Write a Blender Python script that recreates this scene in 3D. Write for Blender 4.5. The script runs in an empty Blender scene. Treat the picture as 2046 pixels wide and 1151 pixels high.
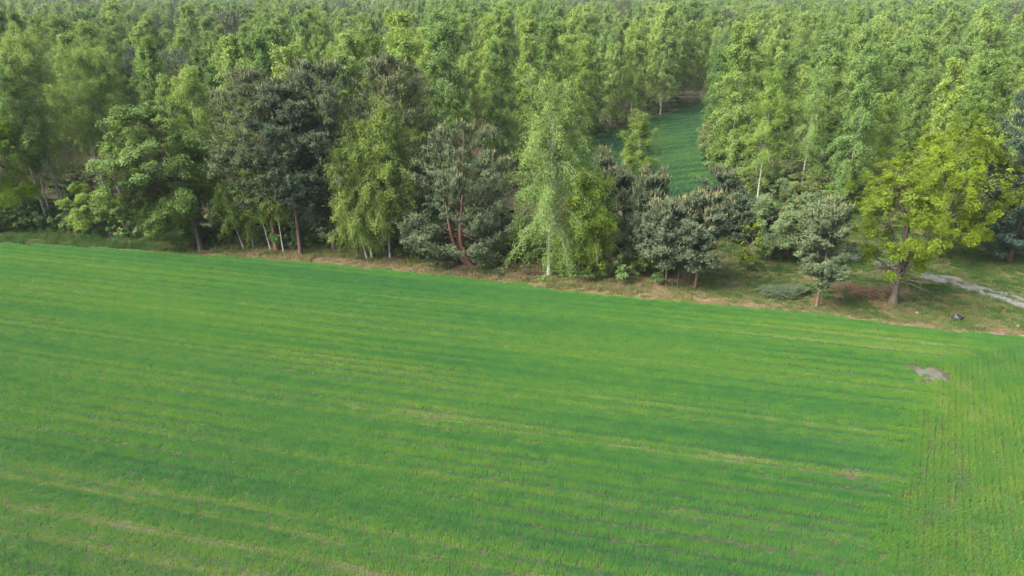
import bpy, math, time
import numpy as np
from math import radians, sin, cos, tan, pi, atan2, sqrt

T0 = time.time()
scene = bpy.context.scene
COL = scene.collection

# ------------------------------------------------------------------ camera, sky, sun, exposure
CAM_H = 20.0            # drone height above the field, metres
FPX = 1408.0            # focal length in pixels of the 2046 px wide photograph
PITCH = radians(22.6)   # looking down
cam_d = bpy.data.cameras.new('camera')
cam = bpy.data.objects.new('camera', cam_d)
COL.objects.link(cam)
cam_d.sensor_fit = 'HORIZONTAL'
cam_d.sensor_width = 36.0
cam_d.lens = FPX / 2046.0 * 36.0
cam_d.clip_start = 0.5
cam_d.clip_end = 20000.0
cam.location = (0, 0, CAM_H)
cam.rotation_euler = (radians(90) - PITCH, 0, 0)
scene.camera = cam

SUN_AZ = radians(246)    # clockwise from +Y: to the left, a little behind the camera
SUN_EL = radians(46)
world = bpy.data.worlds.new('World')
scene.world = world
world.use_nodes = True
wn = world.node_tree
wn.nodes.clear()
sky = wn.nodes.new('ShaderNodeTexSky')
sky.sky_type = 'NISHITA'
sky.sun_disc = False
sky.sun_elevation = SUN_EL
sky.sun_rotation = SUN_AZ
sky.air_density = 0.7
sky.dust_density = 5.0
sky.ozone_density = 1.0
bg = wn.nodes.new('ShaderNodeBackground')
bg.inputs['Strength'].default_value = 0.095
wo = wn.nodes.new('ShaderNodeOutputWorld')
wn.links.new(sky.outputs[0], bg.inputs['Color'])
wn.links.new(bg.outputs[0], wo.inputs['Surface'])

sun_d = bpy.data.lights.new('sun', 'SUN')
sun_d.energy = 1.5
sun_d.angle = radians(36)
sun_d.color = (1.0, 0.93, 0.80)
sun = bpy.data.objects.new('sun', sun_d)
COL.objects.link(sun)
sun.location = (-60, -60, 80)
sun.rotation_euler = (radians(90) - SUN_EL, 0, -SUN_AZ + pi)   # lamp shines along its -Z

scene.view_settings.view_transform = 'Standard'
scene.view_settings.look = 'None'
scene.view_settings.gamma = 1.0
scene.view_settings.use_curve_mapping = False
scene.view_settings.exposure = 2.95

cy = scene.cycles
cy.max_bounces = 6
cy.diffuse_bounces = 3
cy.glossy_bounces = 2
cy.transmission_bounces = 4
cy.volume_bounces = 0
cy.transparent_max_bounces = 4
cy.caustics_reflective = False
cy.caustics_refractive = False
cy.use_denoising = True
cy.denoiser = 'OPENIMAGEDENOISE'
cy.denoising_input_passes = 'RGB_ALBEDO_NORMAL'
cy.denoising_prefilter = 'NONE'
cy.sample_clamp_indirect = 4.0

# ------------------------------------------------------------------ geometry of the view (for reading ground places off the photograph)
def G(px, py, z=0.0):
    u = (px - 1023.0) / FPX
    v = (575.5 - py) / FPX
    d = (u, cos(PITCH) + v * sin(PITCH), -sin(PITCH) + v * cos(PITCH))
    t = (z - CAM_H) / d[2]
    return d[0] * t, d[1] * t

def depth_at(Y, py):
    v = (575.5 - py) / FPX
    return Y / (cos(PITCH) + v * sin(PITCH))

def z_at(Y, py):
    v = (575.5 - py) / FPX
    return CAM_H + depth_at(Y, py) * (-sin(PITCH) + v * cos(PITCH))

# ------------------------------------------------------------------ materials
def new_mat(name):
    m = bpy.data.materials.new(name)
    m.use_nodes = True
    n = m.node_tree
    n.nodes.clear()
    return m, n

def N(nt, kind, **kw):
    x = nt.nodes.new(kind)
    for k, v in kw.items():
        setattr(x, k, v)
    return x

def ramp(nt, stops, interp='LINEAR'):
    r = N(nt, 'ShaderNodeValToRGB')
    cr = r.color_ramp
    cr.interpolation = interp
    while len(cr.elements) > len(stops):
        cr.elements.remove(cr.elements[-1])
    while len(cr.elements) < len(stops):
        cr.elements.new(0.5)
    for e, (p, c) in zip(cr.elements, stops):
        e.position = p
        e.color = (c[0], c[1], c[2], 1.0)
    return r

FOL = 0.46     # leaf reflectance scale
EARTH = 0.50   # bark, soil and litter reflectance scale
def leaf_mat(name, stops, trans=0.28, rough=0.6, spec=0.08, tint_var=0.25, transcol=(1.25, 1.15, 0.55), hue=0.05):
    """foliage: colour picked per leaf, shifted per tree, partly translucent"""
    m, nt = new_mat(name)
    L = nt.links
    at = N(nt, 'ShaderNodeAttribute', attribute_name='rnd')
    oi = N(nt, 'ShaderNodeObjectInfo')
    ma = N(nt, 'ShaderNodeMath', operation='MULTIPLY_ADD')
    L.new(oi.outputs['Random'], ma.inputs[0])
    ma.inputs[1].default_value = tint_var
    su = N(nt, 'ShaderNodeMath', operation='MULTIPLY_ADD')
    L.new(at.outputs['Fac'], su.inputs[0])
    su.inputs[1].default_value = 1.0 - tint_var
    L.new(ma.outputs[0], su.inputs[2])
    ma.inputs[2].default_value = 0.0
    r = ramp(nt, [(p_, tuple(FOL * x_ for x_ in c_)) for p_, c_ in stops])
    L.new(su.outputs[0], r.inputs[0])
    mx = N(nt, 'ShaderNodeMix', data_type='RGBA', blend_type='MULTIPLY')
    mx.inputs['Factor'].default_value = 1.0
    L.new(r.outputs[0], mx.inputs['A'])
    L.new(oi.outputs['Color'], mx.inputs['B'])
    hm_ = N(nt, 'ShaderNodeMath', operation='MULTIPLY'); L.new(oi.outputs['Random'], hm_.inputs[0]); hm_.inputs[1].default_value = 7.31
    hf = N(nt, 'ShaderNodeMath', operation='FRACT'); L.new(hm_.outputs[0], hf.inputs[0])
    hr = ramp(nt, [(0.0, (1 - 1.7 * hue, 1 - 1.3 * hue, 1 - 0.5 * hue)), (1.0, (1 + 1.9 * hue, 1 + 1.3 * hue, 1.0 - 0.2 * hue))])
    L.new(hf.outputs[0], hr.inputs[0])
    m0 = mx
    mx = N(nt, 'ShaderNodeMix', data_type='RGBA', blend_type='MULTIPLY')
    mx.inputs['Factor'].default_value = 1.0
    L.new(m0.outputs['Result'], mx.inputs['A']); L.new(hr.outputs[0], mx.inputs['B'])
    p = N(nt, 'ShaderNodeBsdfPrincipled')
    p.inputs['Roughness'].default_value = rough
    p.inputs['Specular IOR Level'].default_value = spec
    L.new(mx.outputs['Result'], p.inputs['Base Color'])
    tr = N(nt, 'ShaderNodeBsdfTranslucent')
    mt = N(nt, 'ShaderNodeMix', data_type='RGBA', blend_type='MULTIPLY')
    mt.inputs['Factor'].default_value = 1.0
    L.new(mx.outputs['Result'], mt.inputs['A'])
    mt.inputs['B'].default_value = (*transcol, 1)
    L.new(mt.outputs['Result'], tr.inputs['Color'])
    ms = N(nt, 'ShaderNodeMixShader')
    ms.inputs[0].default_value = trans
    L.new(p.outputs[0], ms.inputs[1])
    L.new(tr.outputs[0], ms.inputs[2])
    o = N(nt, 'ShaderNodeOutputMaterial')
    L.new(ms.outputs[0], o.inputs['Surface'])
    return m

def bark_mat(name, stops, scale=(6, 6, 2), noise=3.0, rough=0.9):
    m, nt = new_mat(name)
    L = nt.links
    tc = N(nt, 'ShaderNodeTexCoord')
    mp = N(nt, 'ShaderNodeMapping')
    mp.inputs['Scale'].default_value = scale
    L.new(tc.outputs['Object'], mp.inputs['Vector'])
    no = N(nt, 'ShaderNodeTexNoise')
    no.inputs['Scale'].default_value = noise
    no.inputs['Detail'].default_value = 5
    L.new(mp.outputs[0], no.inputs['Vector'])
    r = ramp(nt, [(p_, tuple(EARTH * x_ for x_ in c_)) for p_, c_ in stops])
    L.new(no.outputs['Fac'], r.inputs[0])
    p = N(nt, 'ShaderNodeBsdfPrincipled')
    p.inputs['Roughness'].default_value = rough
    p.inputs['Specular IOR Level'].default_value = 0.2
    L.new(r.outputs[0], p.inputs['Base Color'])
    b = N(nt, 'ShaderNodeBump')
    b.inputs['Strength'].default_value = 0.6
    b.inputs['Distance'].default_value = 0.03
    L.new(no.outputs['Fac'], b.inputs['Height'])
    L.new(b.outputs[0], p.inputs['Normal'])
    o = N(nt, 'ShaderNodeOutputMaterial')
    L.new(p.outputs[0], o.inputs['Surface'])
    return m

M = {}
M['birch_leaf'] = leaf_mat('birch_leaf', [(0.0, (0.12, 0.23, 0.045)), (0.5, (0.215, 0.36, 0.085)), (1.0, (0.34, 0.48, 0.15))], tint_var=0.4, hue=0.14)
M['young_birch_leaf'] = leaf_mat('young_birch_leaf', [(0.0, (0.11, 0.20, 0.035)), (0.5, (0.19, 0.30, 0.055)), (1.0, (0.29, 0.39, 0.10))])
M['oak_leaf'] = leaf_mat('oak_leaf', [(0.0, (0.115, 0.205, 0.012)), (0.5, (0.21, 0.33, 0.022)), (1.0, (0.34, 0.45, 0.045))], trans=0.4)
M['broad_leaf'] = leaf_mat('broad_leaf', [(0.0, (0.07, 0.145, 0.035)), (0.5, (0.125, 0.23, 0.058)), (1.0, (0.20, 0.31, 0.09))])
M['grey_leaf'] = leaf_mat('grey_leaf', [(0.0, (0.10, 0.16, 0.06)), (0.5, (0.165, 0.245, 0.095)), (1.0, (0.25, 0.34, 0.15))])
M['needle'] = leaf_mat('needle', [(0.0, (0.075, 0.12, 0.065)), (0.5, (0.13, 0.185, 0.10)), (1.0, (0.20, 0.255, 0.15))], trans=0.12, rough=0.65, spec=0.08, transcol=(1.1, 1.1, 0.8))
M['candle'] = leaf_mat('candle', [(0.0, (0.26, 0.23, 0.11)), (0.5, (0.36, 0.32, 0.16)), (1.0, (0.46, 0.42, 0.23))], trans=0.1, rough=0.7)
M['dead_leaf'] = leaf_mat('dead_leaf', [(0.0, (0.10, 0.06, 0.035)), (0.5, (0.22, 0.145, 0.085)), (1.0, (0.40, 0.30, 0.19))], trans=0.15, rough=0.8)
M['birch_bark'] = bark_mat('birch_bark', [(0.30, (0.04, 0.035, 0.03)), (0.42, (0.34, 0.325, 0.29)), (0.6, (0.55, 0.53, 0.48)), (1.0, (0.66, 0.64, 0.59))], scale=(2.2, 2.2, 7), noise=1.4)
M['pine_bark'] = bark_mat('pine_bark', [(0.25, (0.06, 0.042, 0.034)), (0.5, (0.14, 0.092, 0.068)), (0.8, (0.24, 0.155, 0.11))], scale=(5, 5, 2))
M['orange_bark'] = bark_mat('orange_bark', [(0.25, (0.085, 0.05, 0.037)), (0.5, (0.17, 0.095, 0.065)), (0.8, (0.27, 0.15, 0.10))], scale=(5, 5, 2))
M['oak_bark'] = bark_mat('oak_bark', [(0.25, (0.045, 0.037, 0.03)), (0.5, (0.115, 0.092, 0.072)), (0.8, (0.20, 0.165, 0.135))], scale=(6, 6, 1.2))
M['brown_twig'] = bark_mat('brown_twig', [(0.25, (0.09, 0.055, 0.04)), (0.6, (0.22, 0.145, 0.105)), (0.9, (0.34, 0.25, 0.19))], scale=(2, 2, 2), noise=1.0)
M['grey_twig'] = bark_mat('grey_twig', [(0.25, (0.26, 0.23, 0.20)), (0.6, (0.42, 0.38, 0.34)), (0.9, (0.55, 0.51, 0.46))], scale=(2, 2, 2), noise=1.0)

def crop_mat(name, lo, mid, hi, dry):
    """blades: colour follows vigour and painted shade stored on every tuft, straw and painted sheen at the low end"""
    m, nt = new_mat(name)
    L = nt.links
    lush_shade = N(nt, 'ShaderNodeAttribute', attribute_name='lush_shade', attribute_type='INSTANCER')
    rn = N(nt, 'ShaderNodeAttribute', attribute_name='rnd')
    r = ramp(nt, [(p_, tuple(1.15 * FOL * x_ for x_ in c_)) for p_, c_ in [(0.0, dry), (0.18, hi), (0.55, mid), (1.0, lo)]])
    a = N(nt, 'ShaderNodeMath', operation='MULTIPLY_ADD')
    L.new(rn.outputs['Fac'], a.inputs[0])
    a.inputs[1].default_value = 0.24
    L.new(lush_shade.outputs['Fac'], a.inputs[2])
    b = N(nt, 'ShaderNodeMath', operation='SUBTRACT')
    L.new(a.outputs[0], b.inputs[0])
    b.inputs[1].default_value = 0.12
    L.new(b.outputs[0], r.inputs[0])
    p = N(nt, 'ShaderNodeBsdfPrincipled')
    p.inputs['Roughness'].default_value = 0.5
    p.inputs['Specular IOR Level'].default_value = 0.08
    L.new(r.outputs[0], p.inputs['Base Color'])
    tr = N(nt, 'ShaderNodeBsdfTranslucent')
    L.new(r.outputs[0], tr.inputs['Color'])
    ms = N(nt, 'ShaderNodeMixShader')
    ms.inputs[0].default_value = 0.3
    L.new(p.outputs[0], ms.inputs[1])
    L.new(tr.outputs[0], ms.inputs[2])
    o = N(nt, 'ShaderNodeOutputMaterial')
    L.new(ms.outputs[0], o.inputs['Surface'])
    return m

M['crop'] = crop_mat('crop_blade', (0.052, 0.205, 0.070), (0.105, 0.295, 0.062), (0.185, 0.355, 0.048), (0.31, 0.39, 0.18))
M['back_crop'] = crop_mat('back_crop_blade', (0.055, 0.155, 0.065), (0.085, 0.205, 0.07), (0.125, 0.25, 0.06), (0.2, 0.26, 0.1))  # darker version of the crop colour, standing in for shade on the back field
M['verge'] = crop_mat('verge_blade', (0.06, 0.15, 0.035), (0.12, 0.20, 0.05), (0.30, 0.26, 0.12), (0.42, 0.31, 0.20))

def ground_mat(name, cols, scale, scale2=None, bump=0.5):
    m, nt = new_mat(name)
    L = nt.links
    g = N(nt, 'ShaderNodeNewGeometry')
    n1 = N(nt, 'ShaderNodeTexNoise')
    n1.inputs['Scale'].default_value = scale
    n1.inputs['Detail'].default_value = 8
    n1.inputs['Roughness'].default_value = 0.65
    L.new(g.outputs['Position'], n1.inputs['Vector'])
    n2 = N(nt, 'ShaderNodeTexNoise')
    n2.inputs['Scale'].default_value = scale2 or scale * 12
    n2.inputs['Detail'].default_value = 4
    L.new(g.outputs['Position'], n2.inputs['Vector'])
    ad = N(nt, 'ShaderNodeMix', data_type='FLOAT')
    ad.inputs['Factor'].default_value = 0.45
    L.new(n1.outputs['Fac'], ad.inputs['A'])
    L.new(n2.outputs['Fac'], ad.inputs['B'])
    k = len(cols)
    r = ramp(nt, [(0.32 + 0.36 * i / max(1, k - 1), tuple(EARTH * x_ for x_ in c)) for i, c in enumerate(cols)])
    L.new(ad.outputs['Result'], r.inputs[0])
    p = N(nt, 'ShaderNodeBsdfPrincipled')
    p.inputs['Roughness'].default_value = 0.95
    p.inputs['Specular IOR Level'].default_value = 0.15
    L.new(r.outputs[0], p.inputs['Base Color'])
    b = N(nt, 'ShaderNodeBump')
    b.inputs['Strength'].default_value = bump
    b.inputs['Distance'].default_value = 0.06
    L.new(n2.outputs['Fac'], b.inputs['Height'])
    L.new(b.outputs[0], p.inputs['Normal'])
    o = N(nt, 'ShaderNodeOutputMaterial')
    L.new(p.outputs[0], o.inputs['Surface'])
    return m

M['forest_floor'] = ground_mat('forest_floor', [(0.05, 0.035, 0.025), (0.10, 0.068, 0.045), (0.075, 0.085, 0.035), (0.06, 0.09, 0.03)], 0.25)
M['verge_soil'] = ground_mat('verge_soil', [(0.08, 0.055, 0.035), (0.19, 0.12, 0.075), (0.12, 0.13, 0.05), (0.27, 0.20, 0.12)], 0.5)
M['field_soil'] = ground_mat('field_soil', [(0.045, 0.040, 0.026), (0.08, 0.07, 0.046), (0.13, 0.115, 0.08)], 0.8)
M['bare_soil'] = ground_mat('bare_soil', [(0.13, 0.095, 0.075), (0.21, 0.155, 0.125), (0.31, 0.245, 0.20)], 1.5)

# ------------------------------------------------------------------ mesh helpers
def make_mesh(name, parts, mats, smooth=False):
    """parts: list of (verts Nx3, faces Mxk, material index, per-face random or None)"""
    vs, los, tot, mi, rn = [], [], [], [], []
    off = 0
    for V, F, k, r in parts:
        V = np.asarray(V, np.float32)
        F = np.asarray(F, np.int32)
        if len(F) == 0:
            continue
        vs.append(V)
        los.append((F + off).ravel())
        tot.append(np.full(len(F), F.shape[1], np.int32))
        mi.append(np.full(len(F), k, np.int32))
        rn.append(np.full(len(F), 0.5, np.float32) if r is None else np.asarray(r, np.float32))
        off += len(V)
    V = np.concatenate(vs); Lp = np.concatenate(los); Tt = np.concatenate(tot)
    me = bpy.data.meshes.new(name)
    me.vertices.add(len(V)); me.vertices.foreach_set('co', V.ravel())
    me.loops.add(len(Lp)); me.loops.foreach_set('vertex_index', Lp)
    st = np.concatenate([[0], np.cumsum(Tt)[:-1]]).astype(np.int32)
    me.polygons.add(len(Tt)); me.polygons.foreach_set('loop_start', st)
    me.polygons.foreach_set('loop_total', Tt)
    me.polygons.foreach_set('material_index', np.concatenate(mi))
    me.polygons.foreach_set('use_smooth', np.full(len(Tt), smooth, bool))
    a = me.attributes.new('rnd', 'FLOAT', 'FACE')
    a.data.foreach_set('value', np.concatenate(rn))
    for m in mats:
        me.materials.append(m)
    me.update(calc_edges=True)
    return me

def obj(name, me, parent=None, loc=None, label=None, cat=None, group=None, kind=None):
    o = bpy.data.objects.new(name, me)
    COL.objects.link(o)
    if parent is not None:
        o.parent = parent
    if loc is not None:
        o.location = loc
    tag(o, label, cat, group, kind)
    return o

def tag(o, label=None, cat=None, group=None, kind=None):
    if label: o['label'] = label
    if cat: o['category'] = cat
    if group: o['group'] = group
    if kind: o['kind'] = kind

def norm(a):
    return a / np.maximum(np.linalg.norm(a, axis=-1, keepdims=True), 1e-9)

def tube(pts, rad, sides=6):
    pts = np.asarray(pts, float); rad = np.asarray(rad, float)
    n = len(pts)
    tg = norm(np.gradient(pts, axis=0))
    ref = np.where(np.abs(tg[:, 2:3]) > 0.9, [[1.0, 0, 0]], [[0, 0, 1.0]])
    a = norm(np.cross(tg, ref)); b = np.cross(tg, a)
    th = np.arange(sides) * 2 * pi / sides
    V = pts[:, None] + rad[:, None, None] * (a[:, None] * np.cos(th)[None, :, None] + b[:, None] * np.sin(th)[None, :, None])
    V = V.reshape(-1, 3)
    i = np.arange(n - 1)[:, None] * sides; j = np.arange(sides)[None]; k = (j + 1) % sides
    F = np.stack([i + j, i + k, i + sides + k, i + sides + j], -1).reshape(-1, 4)
    return V, F

def merge(list_vf):
    Vs, Fs, off = [], [], 0
    for V, F in list_vf:
        Vs.append(V); Fs.append(F + off); off += len(V)
    return np.concatenate(Vs), np.concatenate(Fs)

def leaf_quads(c, axis, nrm, ln, wd):
    """leaves as pointed triangles: centre, long axis, normal"""
    axis = norm(axis)
    b = norm(np.cross(nrm, axis))
    l = np.asarray(ln).reshape(-1, 1) * 0.5; w = np.asarray(wd).reshape(-1, 1) * 0.5
    V = np.stack([c - axis * l * 0.6 + b * w, c - axis * l * 0.6 - b * w, c + axis * l * 1.2], 1).reshape(-1, 3)
    F = np.arange(len(c) * 3).reshape(-1, 3)
    return V, F

def rdir(rng, n):
    return norm(rng.normal(size=(n, 3)))

# ------------------------------------------------------------------ tree generators: return (wood VF, leaves V F rnd, extra V F rnd)
def trunk_line(rng, h, wob, lean, n=16, pw=1.0):
    s = np.linspace(0, 1, n)
    x = lean[0] * s ** pw + wob * np.cumsum(rng.normal(size=n)) * 0.05 * (s > 0)
    y = lean[1] * s ** pw + wob * np.cumsum(rng.normal(size=n)) * 0.05 * (s > 0)
    p = np.stack([x, y, s * h], 1)
    p[0, :2] = 0
    return p

def at_line(p, s):
    q = np.linspace(0, 1, len(p))
    return np.stack([np.interp(s, q, p[:, i]) for i in range(3)], -1)

LEAFMUL = 2.45
def birch(seed, h, w, cb=0.28, nleaf=20000, ls=0.125, droop=1.0, lean=(0, 0), nb=60, r0=None, shape=0.75, sides=8, top=0.35):
    rng = np.random.default_rng(seed)
    nleaf = int(nleaf * LEAFMUL); nb = int(nb * 1.9)
    tp = trunk_line(rng, h * 0.95, 0.012 * h, lean)
    r0 = (r0 or h * 0.0105) * 0.66
    wood = [tube(tp, np.linspace(1, 0.06, len(tp)) ** 1.1 * r0 + np.exp(-np.linspace(0, 1, len(tp)) * 30) * r0 * 0.5, sides)]
    s = cb + (1 - cb) * np.linspace(0, 0.985, nb) ** 0.9
    s = np.clip(s + rng.normal(size=nb) * 0.02, cb * 0.85, 0.985)
    q = (s - cb) / (1 - cb)
    prof = np.clip((q + 0.05) / 0.25, 0, 1) ** 0.5 * (1 - np.clip(q, 0, 1)) ** (1.25 - 0.9 * shape) * 1.15 + 0.07
    L = 0.5 * w * prof * rng.uniform(0.45, 1.05, nb)
    # two or three large side limbs give the crown an uneven outline
    big = rng.choice(nb, 4, replace=False); L[big] *= 1.2
    az = np.arange(nb) * 2.39996 + rng.normal(size=nb) * 0.5
    el = np.radians(np.interp(q, [0, 0.5, 1], [38, 52, 70])) + rng.normal(size=nb) * 0.16
    hd = np.stack([np.cos(az), np.sin(az), 0 * az], -1)
    st = at_line(tp, s)
    def bpos(i, t):
        up = L[i] * (np.tan(np.clip(el[i], -0.5, 1.22)) * t - (0.50 + 0.55 * droop * (1 - 0.5 * q[i])) * t ** 2.2)
        return st[i] + hd[i] * (L[i] * t)[..., None] + np.stack([0 * t, 0 * t, up], -1)
    tt = np.linspace(0, 1, 6)
    for i in range(nb):
        if i % 2 and L[i] < 0.42 * w:
            continue
        pts = bpos(np.full(6, i), tt)
        r = max(0.012, r0 * 0.22 * (1 - s[i] * 0.6))
        wood.append(tube(pts, np.linspace(r, 0.006, 6), 4))
    # hanging twigs
    K = max(7, int(11 * w / 5))
    ti = np.repeat(np.arange(nb), K)
    tw = rng.uniform(0.15, 1.0, nb * K) ** 0.7
    sp = bpos(ti, tw)
    lat = norm(hd[ti] * 0.6 + rdir(rng, nb * K) * np.array([1, 1, 0.5]))
    tl = rng.uniform(0.35, 1.0, nb * K) * (0.5 + 0.12 * w) * np.interp(q[ti], [0, 0.7, 1], [1.1, 0.9, 0.45])
    # leafy density varies from twig to twig: lumps and gaps
    wgt = rng.gamma(3.6, 1.0, nb * K) * (0.30 + L[ti] / L.max())
    n_t = rng.multinomial(nleaf, wgt / wgt.sum())
    li = np.repeat(np.arange(nb * K), n_t)
    r = rng.uniform(0.05, 1, len(li)) ** 0.8
    c = sp[li] + lat[li] * (tl[li] * r * 0.65)[:, None]
    c[:, 2] -= droop * tl[li] * r ** 2 * 0.75
    c += rng.normal(size=c.shape) * np.array([0.13, 0.13, 0.10])
    # leader tuft
    out = norm(c - at_line(tp, np.clip(c[:, 2] / h, 0, 1)) + 1e-4)
    nrm = norm(rdir(rng, len(c)) * 0.65 + out * 0.75 + np.array([0, 0, 0.5]))
    ax = norm(rdir(rng, len(c)) + np.array([0, 0, -0.9 * droop]))
    ln = ls * 0.84 * rng.uniform(0.7, 1.35, len(c))
    V, F = leaf_quads(c, ax, nrm, ln, ln * 0.62)
    tr = rng.uniform(0, 1, nb * K)
    rnd = np.clip(0.2 + 0.4 * tr[li] + 0.25 * rng.uniform(0, 1, len(li)), 0, 1)
    keep = V.reshape(-1, 3, 3)[:, :, 2].min(1) > 0.08
    F = F[keep]; rnd = rnd[keep]
    return merge(wood), (V, F, rnd), None

def pine(seed, h, w, cb=0.25, nshoot=3500, lean=(0, 0), r0=None, flat=0.5, candles=0.5, sl=0.30, trunk_pts=None, wood_extra=None, ragged=0.35, qexp=2.8, nb7=7):
    rng = np.random.default_rng(seed)
    nshoot = int(nshoot * 1.75)
    tp = trunk_line(rng, h * 0.93, 0.015 * h, lean) if trunk_pts is None else np.asarray(trunk_pts, float)
    r0 = r0 or h * 0.0135
    wood = [tube(tp, np.linspace(1, 0.10, len(tp)) * r0 + np.exp(-np.linspace(0, 1, len(tp)) * 30) * r0 * 0.4, 8)]
    if wood_extra:
        wood += wood_extra
    nw = int(max(10, h * 2.0))
    B = []
    for i in range(nw):
        s = cb + (1 - cb) * (i + rng.uniform(-0.3, 0.3)) / nw
        for k in range(rng.integers(4, 7)):
            B.append((np.clip(s + rng.normal() * 0.008, 0.05, 0.985), rng.uniform(0, 2 * pi)))
    s = np.array([b[0] for b in B]); az = np.array([b[1] for b in B])
    nb = len(s)
    q = np.clip((s - cb) / (1 - cb), 0, 1)
    prof = (1 - q ** qexp) ** 0.62 * np.interp(q, [0, 0.12, 0.3], [0.62, 0.92, 1.0]) + 0.05
    L = 0.5 * w * prof * np.clip(rng.normal(0.92, ragged * 0.6, nb), 0.35, 1.2)
    el0 = np.interp(q, [0, 0.5, 1], [0.0, 0.35, 0.95]) + rng.normal(size=nb) * 0.14
    hd = np.stack([np.cos(az), np.sin(az), 0 * az], -1)
    sd = np.stack([-np.sin(az), np.cos(az), 0 * az], -1)
    st = at_line(tp, s)
    def bpos(i, t):
        up = L[i] * (np.tan(el0[i]) * t - flat * 0.55 * t * (1 - t) * 2 + 0.18 * t ** 2)
        rho = np.clip(L[i] * t / (0.58 * w), 0, 0.97)
        room = np.maximum(h * (cb + (0.98 - cb) * np.sqrt(1 - rho ** 2)) - st[i][..., 2], 0.12)
        up = np.where(up > 0, room * np.tanh(up / room), up)
        return st[i] + hd[i] * (L[i] * t)[..., None] + np.stack([0 * t, 0 * t, up], -1)
    tt = np.linspace(0, 1, 5)
    for i in range(nb):
        wood.append(tube(bpos(np.full(5, i), tt), np.linspace(max(0.014, min(r0, 0.2) * 0.15 * (1 - 0.6 * s[i])), 0.006, 5), 4))
    K = 12
    si = np.repeat(np.arange(nb), K)
    t0 = rng.uniform(0.25, 1.0, nb * K)
    side = rng.choice([-1, 1], nb * K)
    sdir = norm(hd[si] * 0.75 + sd[si] * (side * rng.uniform(0.2, 1.0, nb * K))[:, None] + np.array([0, 0, 0.22]))
    sln = (0.22 + 0.34 * L[si] * (1.15 - t0)) * rng.uniform(0.7, 1.2, nb * K)
    s0 = bpos(si, t0)
    wgt = (L[si] / L.max() + 0.25) * rng.gamma(2.0, 1.0, nb * K)
    nn = rng.multinomial(nshoot, wgt / wgt.sum())
    li = np.repeat(np.arange(nb * K), nn)
    r = rng.uniform(0.05, 1.0, len(li))
    c = s0[li] + sdir[li] * (sln[li] * r)[:, None] + rng.normal(size=(len(li), 3)) * np.array([0.10, 0.10, 0.09])
    qq = q[si[li]]
    up_b = np.interp(qq, [0, 0.4, 1], [0.3, 0.6, 1.2])
    sh = norm(sdir[li] * 0.7 + rdir(rng, len(li)) * 0.45 + np.stack([0 * up_b, 0 * up_b, up_b], -1))
    # leaders on the crown's outside are longer and upright
    outer = (t0[li] > 0.6) & (r > 0.6)
    sln2 = sl * rng.uniform(0.6, 1.1, len(li)) * np.where(outer, 1.25, 0.9) * np.interp(qq, [0, 1], [0.85, 1.25])
    nbd = nb7
    k = np.arange(nbd)
    n = len(li)
    a = norm(np.cross(sh, rdir(rng, n))); b = np.cross(sh, a)
    ph = rng.uniform(0, 2 * pi, n)[:, None] + k[None] * 2.4
    pd = a[:, None] * np.cos(ph)[..., None] + b[:, None] * np.sin(ph)[..., None]
    u = (k + 0.5) / nbd
    base = c[:, None] + sh[:, None] * (sln2[:, None] * u[None] * 0.9)[..., None]
    nd = norm(sh[:, None] * 0.75 + pd * 0.75)
    nl = 0.155 * rng.uniform(0.8, 1.25, (n, nbd)) * np.interp(sl, [0.2, 0.4], [0.85, 1.15])
    nwid = norm(np.cross(nd, sh[:, None] + 0.01)) * (nl * 0.19)[..., None]
    tip = base + nd * nl[..., None]
    V = np.stack([base - nwid, base + nwid, tip], 2).reshape(-1, 3)
    F = np.arange(len(V)).reshape(-1, 3)
    tone = np.clip(0.5 * rng.uniform(0, 1, n) + 0.5 * rng.uniform(0, 1, nb * K)[li], 0, 1)
    rnd = np.repeat(tone, nbd)
    keep = V.reshape(-1, 3, 3)[:, :, 2].min(1) > 0.05
    F = F[keep]; rnd = rnd[keep]
    # candles: pale new growth on top of upright leaders
    pc = candles * np.interp(qq, [0, 0.35, 0.75, 1], [0.01, 0.06, 0.34, 0.8]) * np.where(outer, 1.0, 0.2)
    ci = np.where(rng.uniform(0, 1, n) < pc)[0]
    ct = []
    ex = None
    if len(ci):
        cl = 0.30 * rng.uniform(0.6, 1.5, len(ci))
        cb_ = c[ci] + sh[ci] * (sln2[ci] * 0.8)[:, None]
        upv = norm(sh[ci] * 0.5 + np.array([0, 0, 1.0]))
        wv = 0.032
        rr = norm(np.cross(upv, rdir(rng, len(ci)))); r2 = np.cross(upv, rr)
        p0 = cb_ + rr * wv; p1 = cb_ - rr * wv * 0.5 + r2 * wv * 0.87; p2 = cb_ - rr * wv * 0.5 - r2 * wv * 0.87
        tp_ = cb_ + upv * cl[:, None]
        CV = np.stack([p0, p1, p2, tp_], 1).reshape(-1, 3)
        i4 = np.arange(len(ci))[:, None] * 4
        CF = np.concatenate([i4 + np.array([[0, 1, 3]]), i4 + np.array([[1, 2, 3]]), i4 + np.array([[2, 0, 3]])])
        ex = (CV, CF, np.tile(rng.uniform(0, 1, len(ci)), 3))
    return merge(wood), (V, F, rnd), ex

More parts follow.
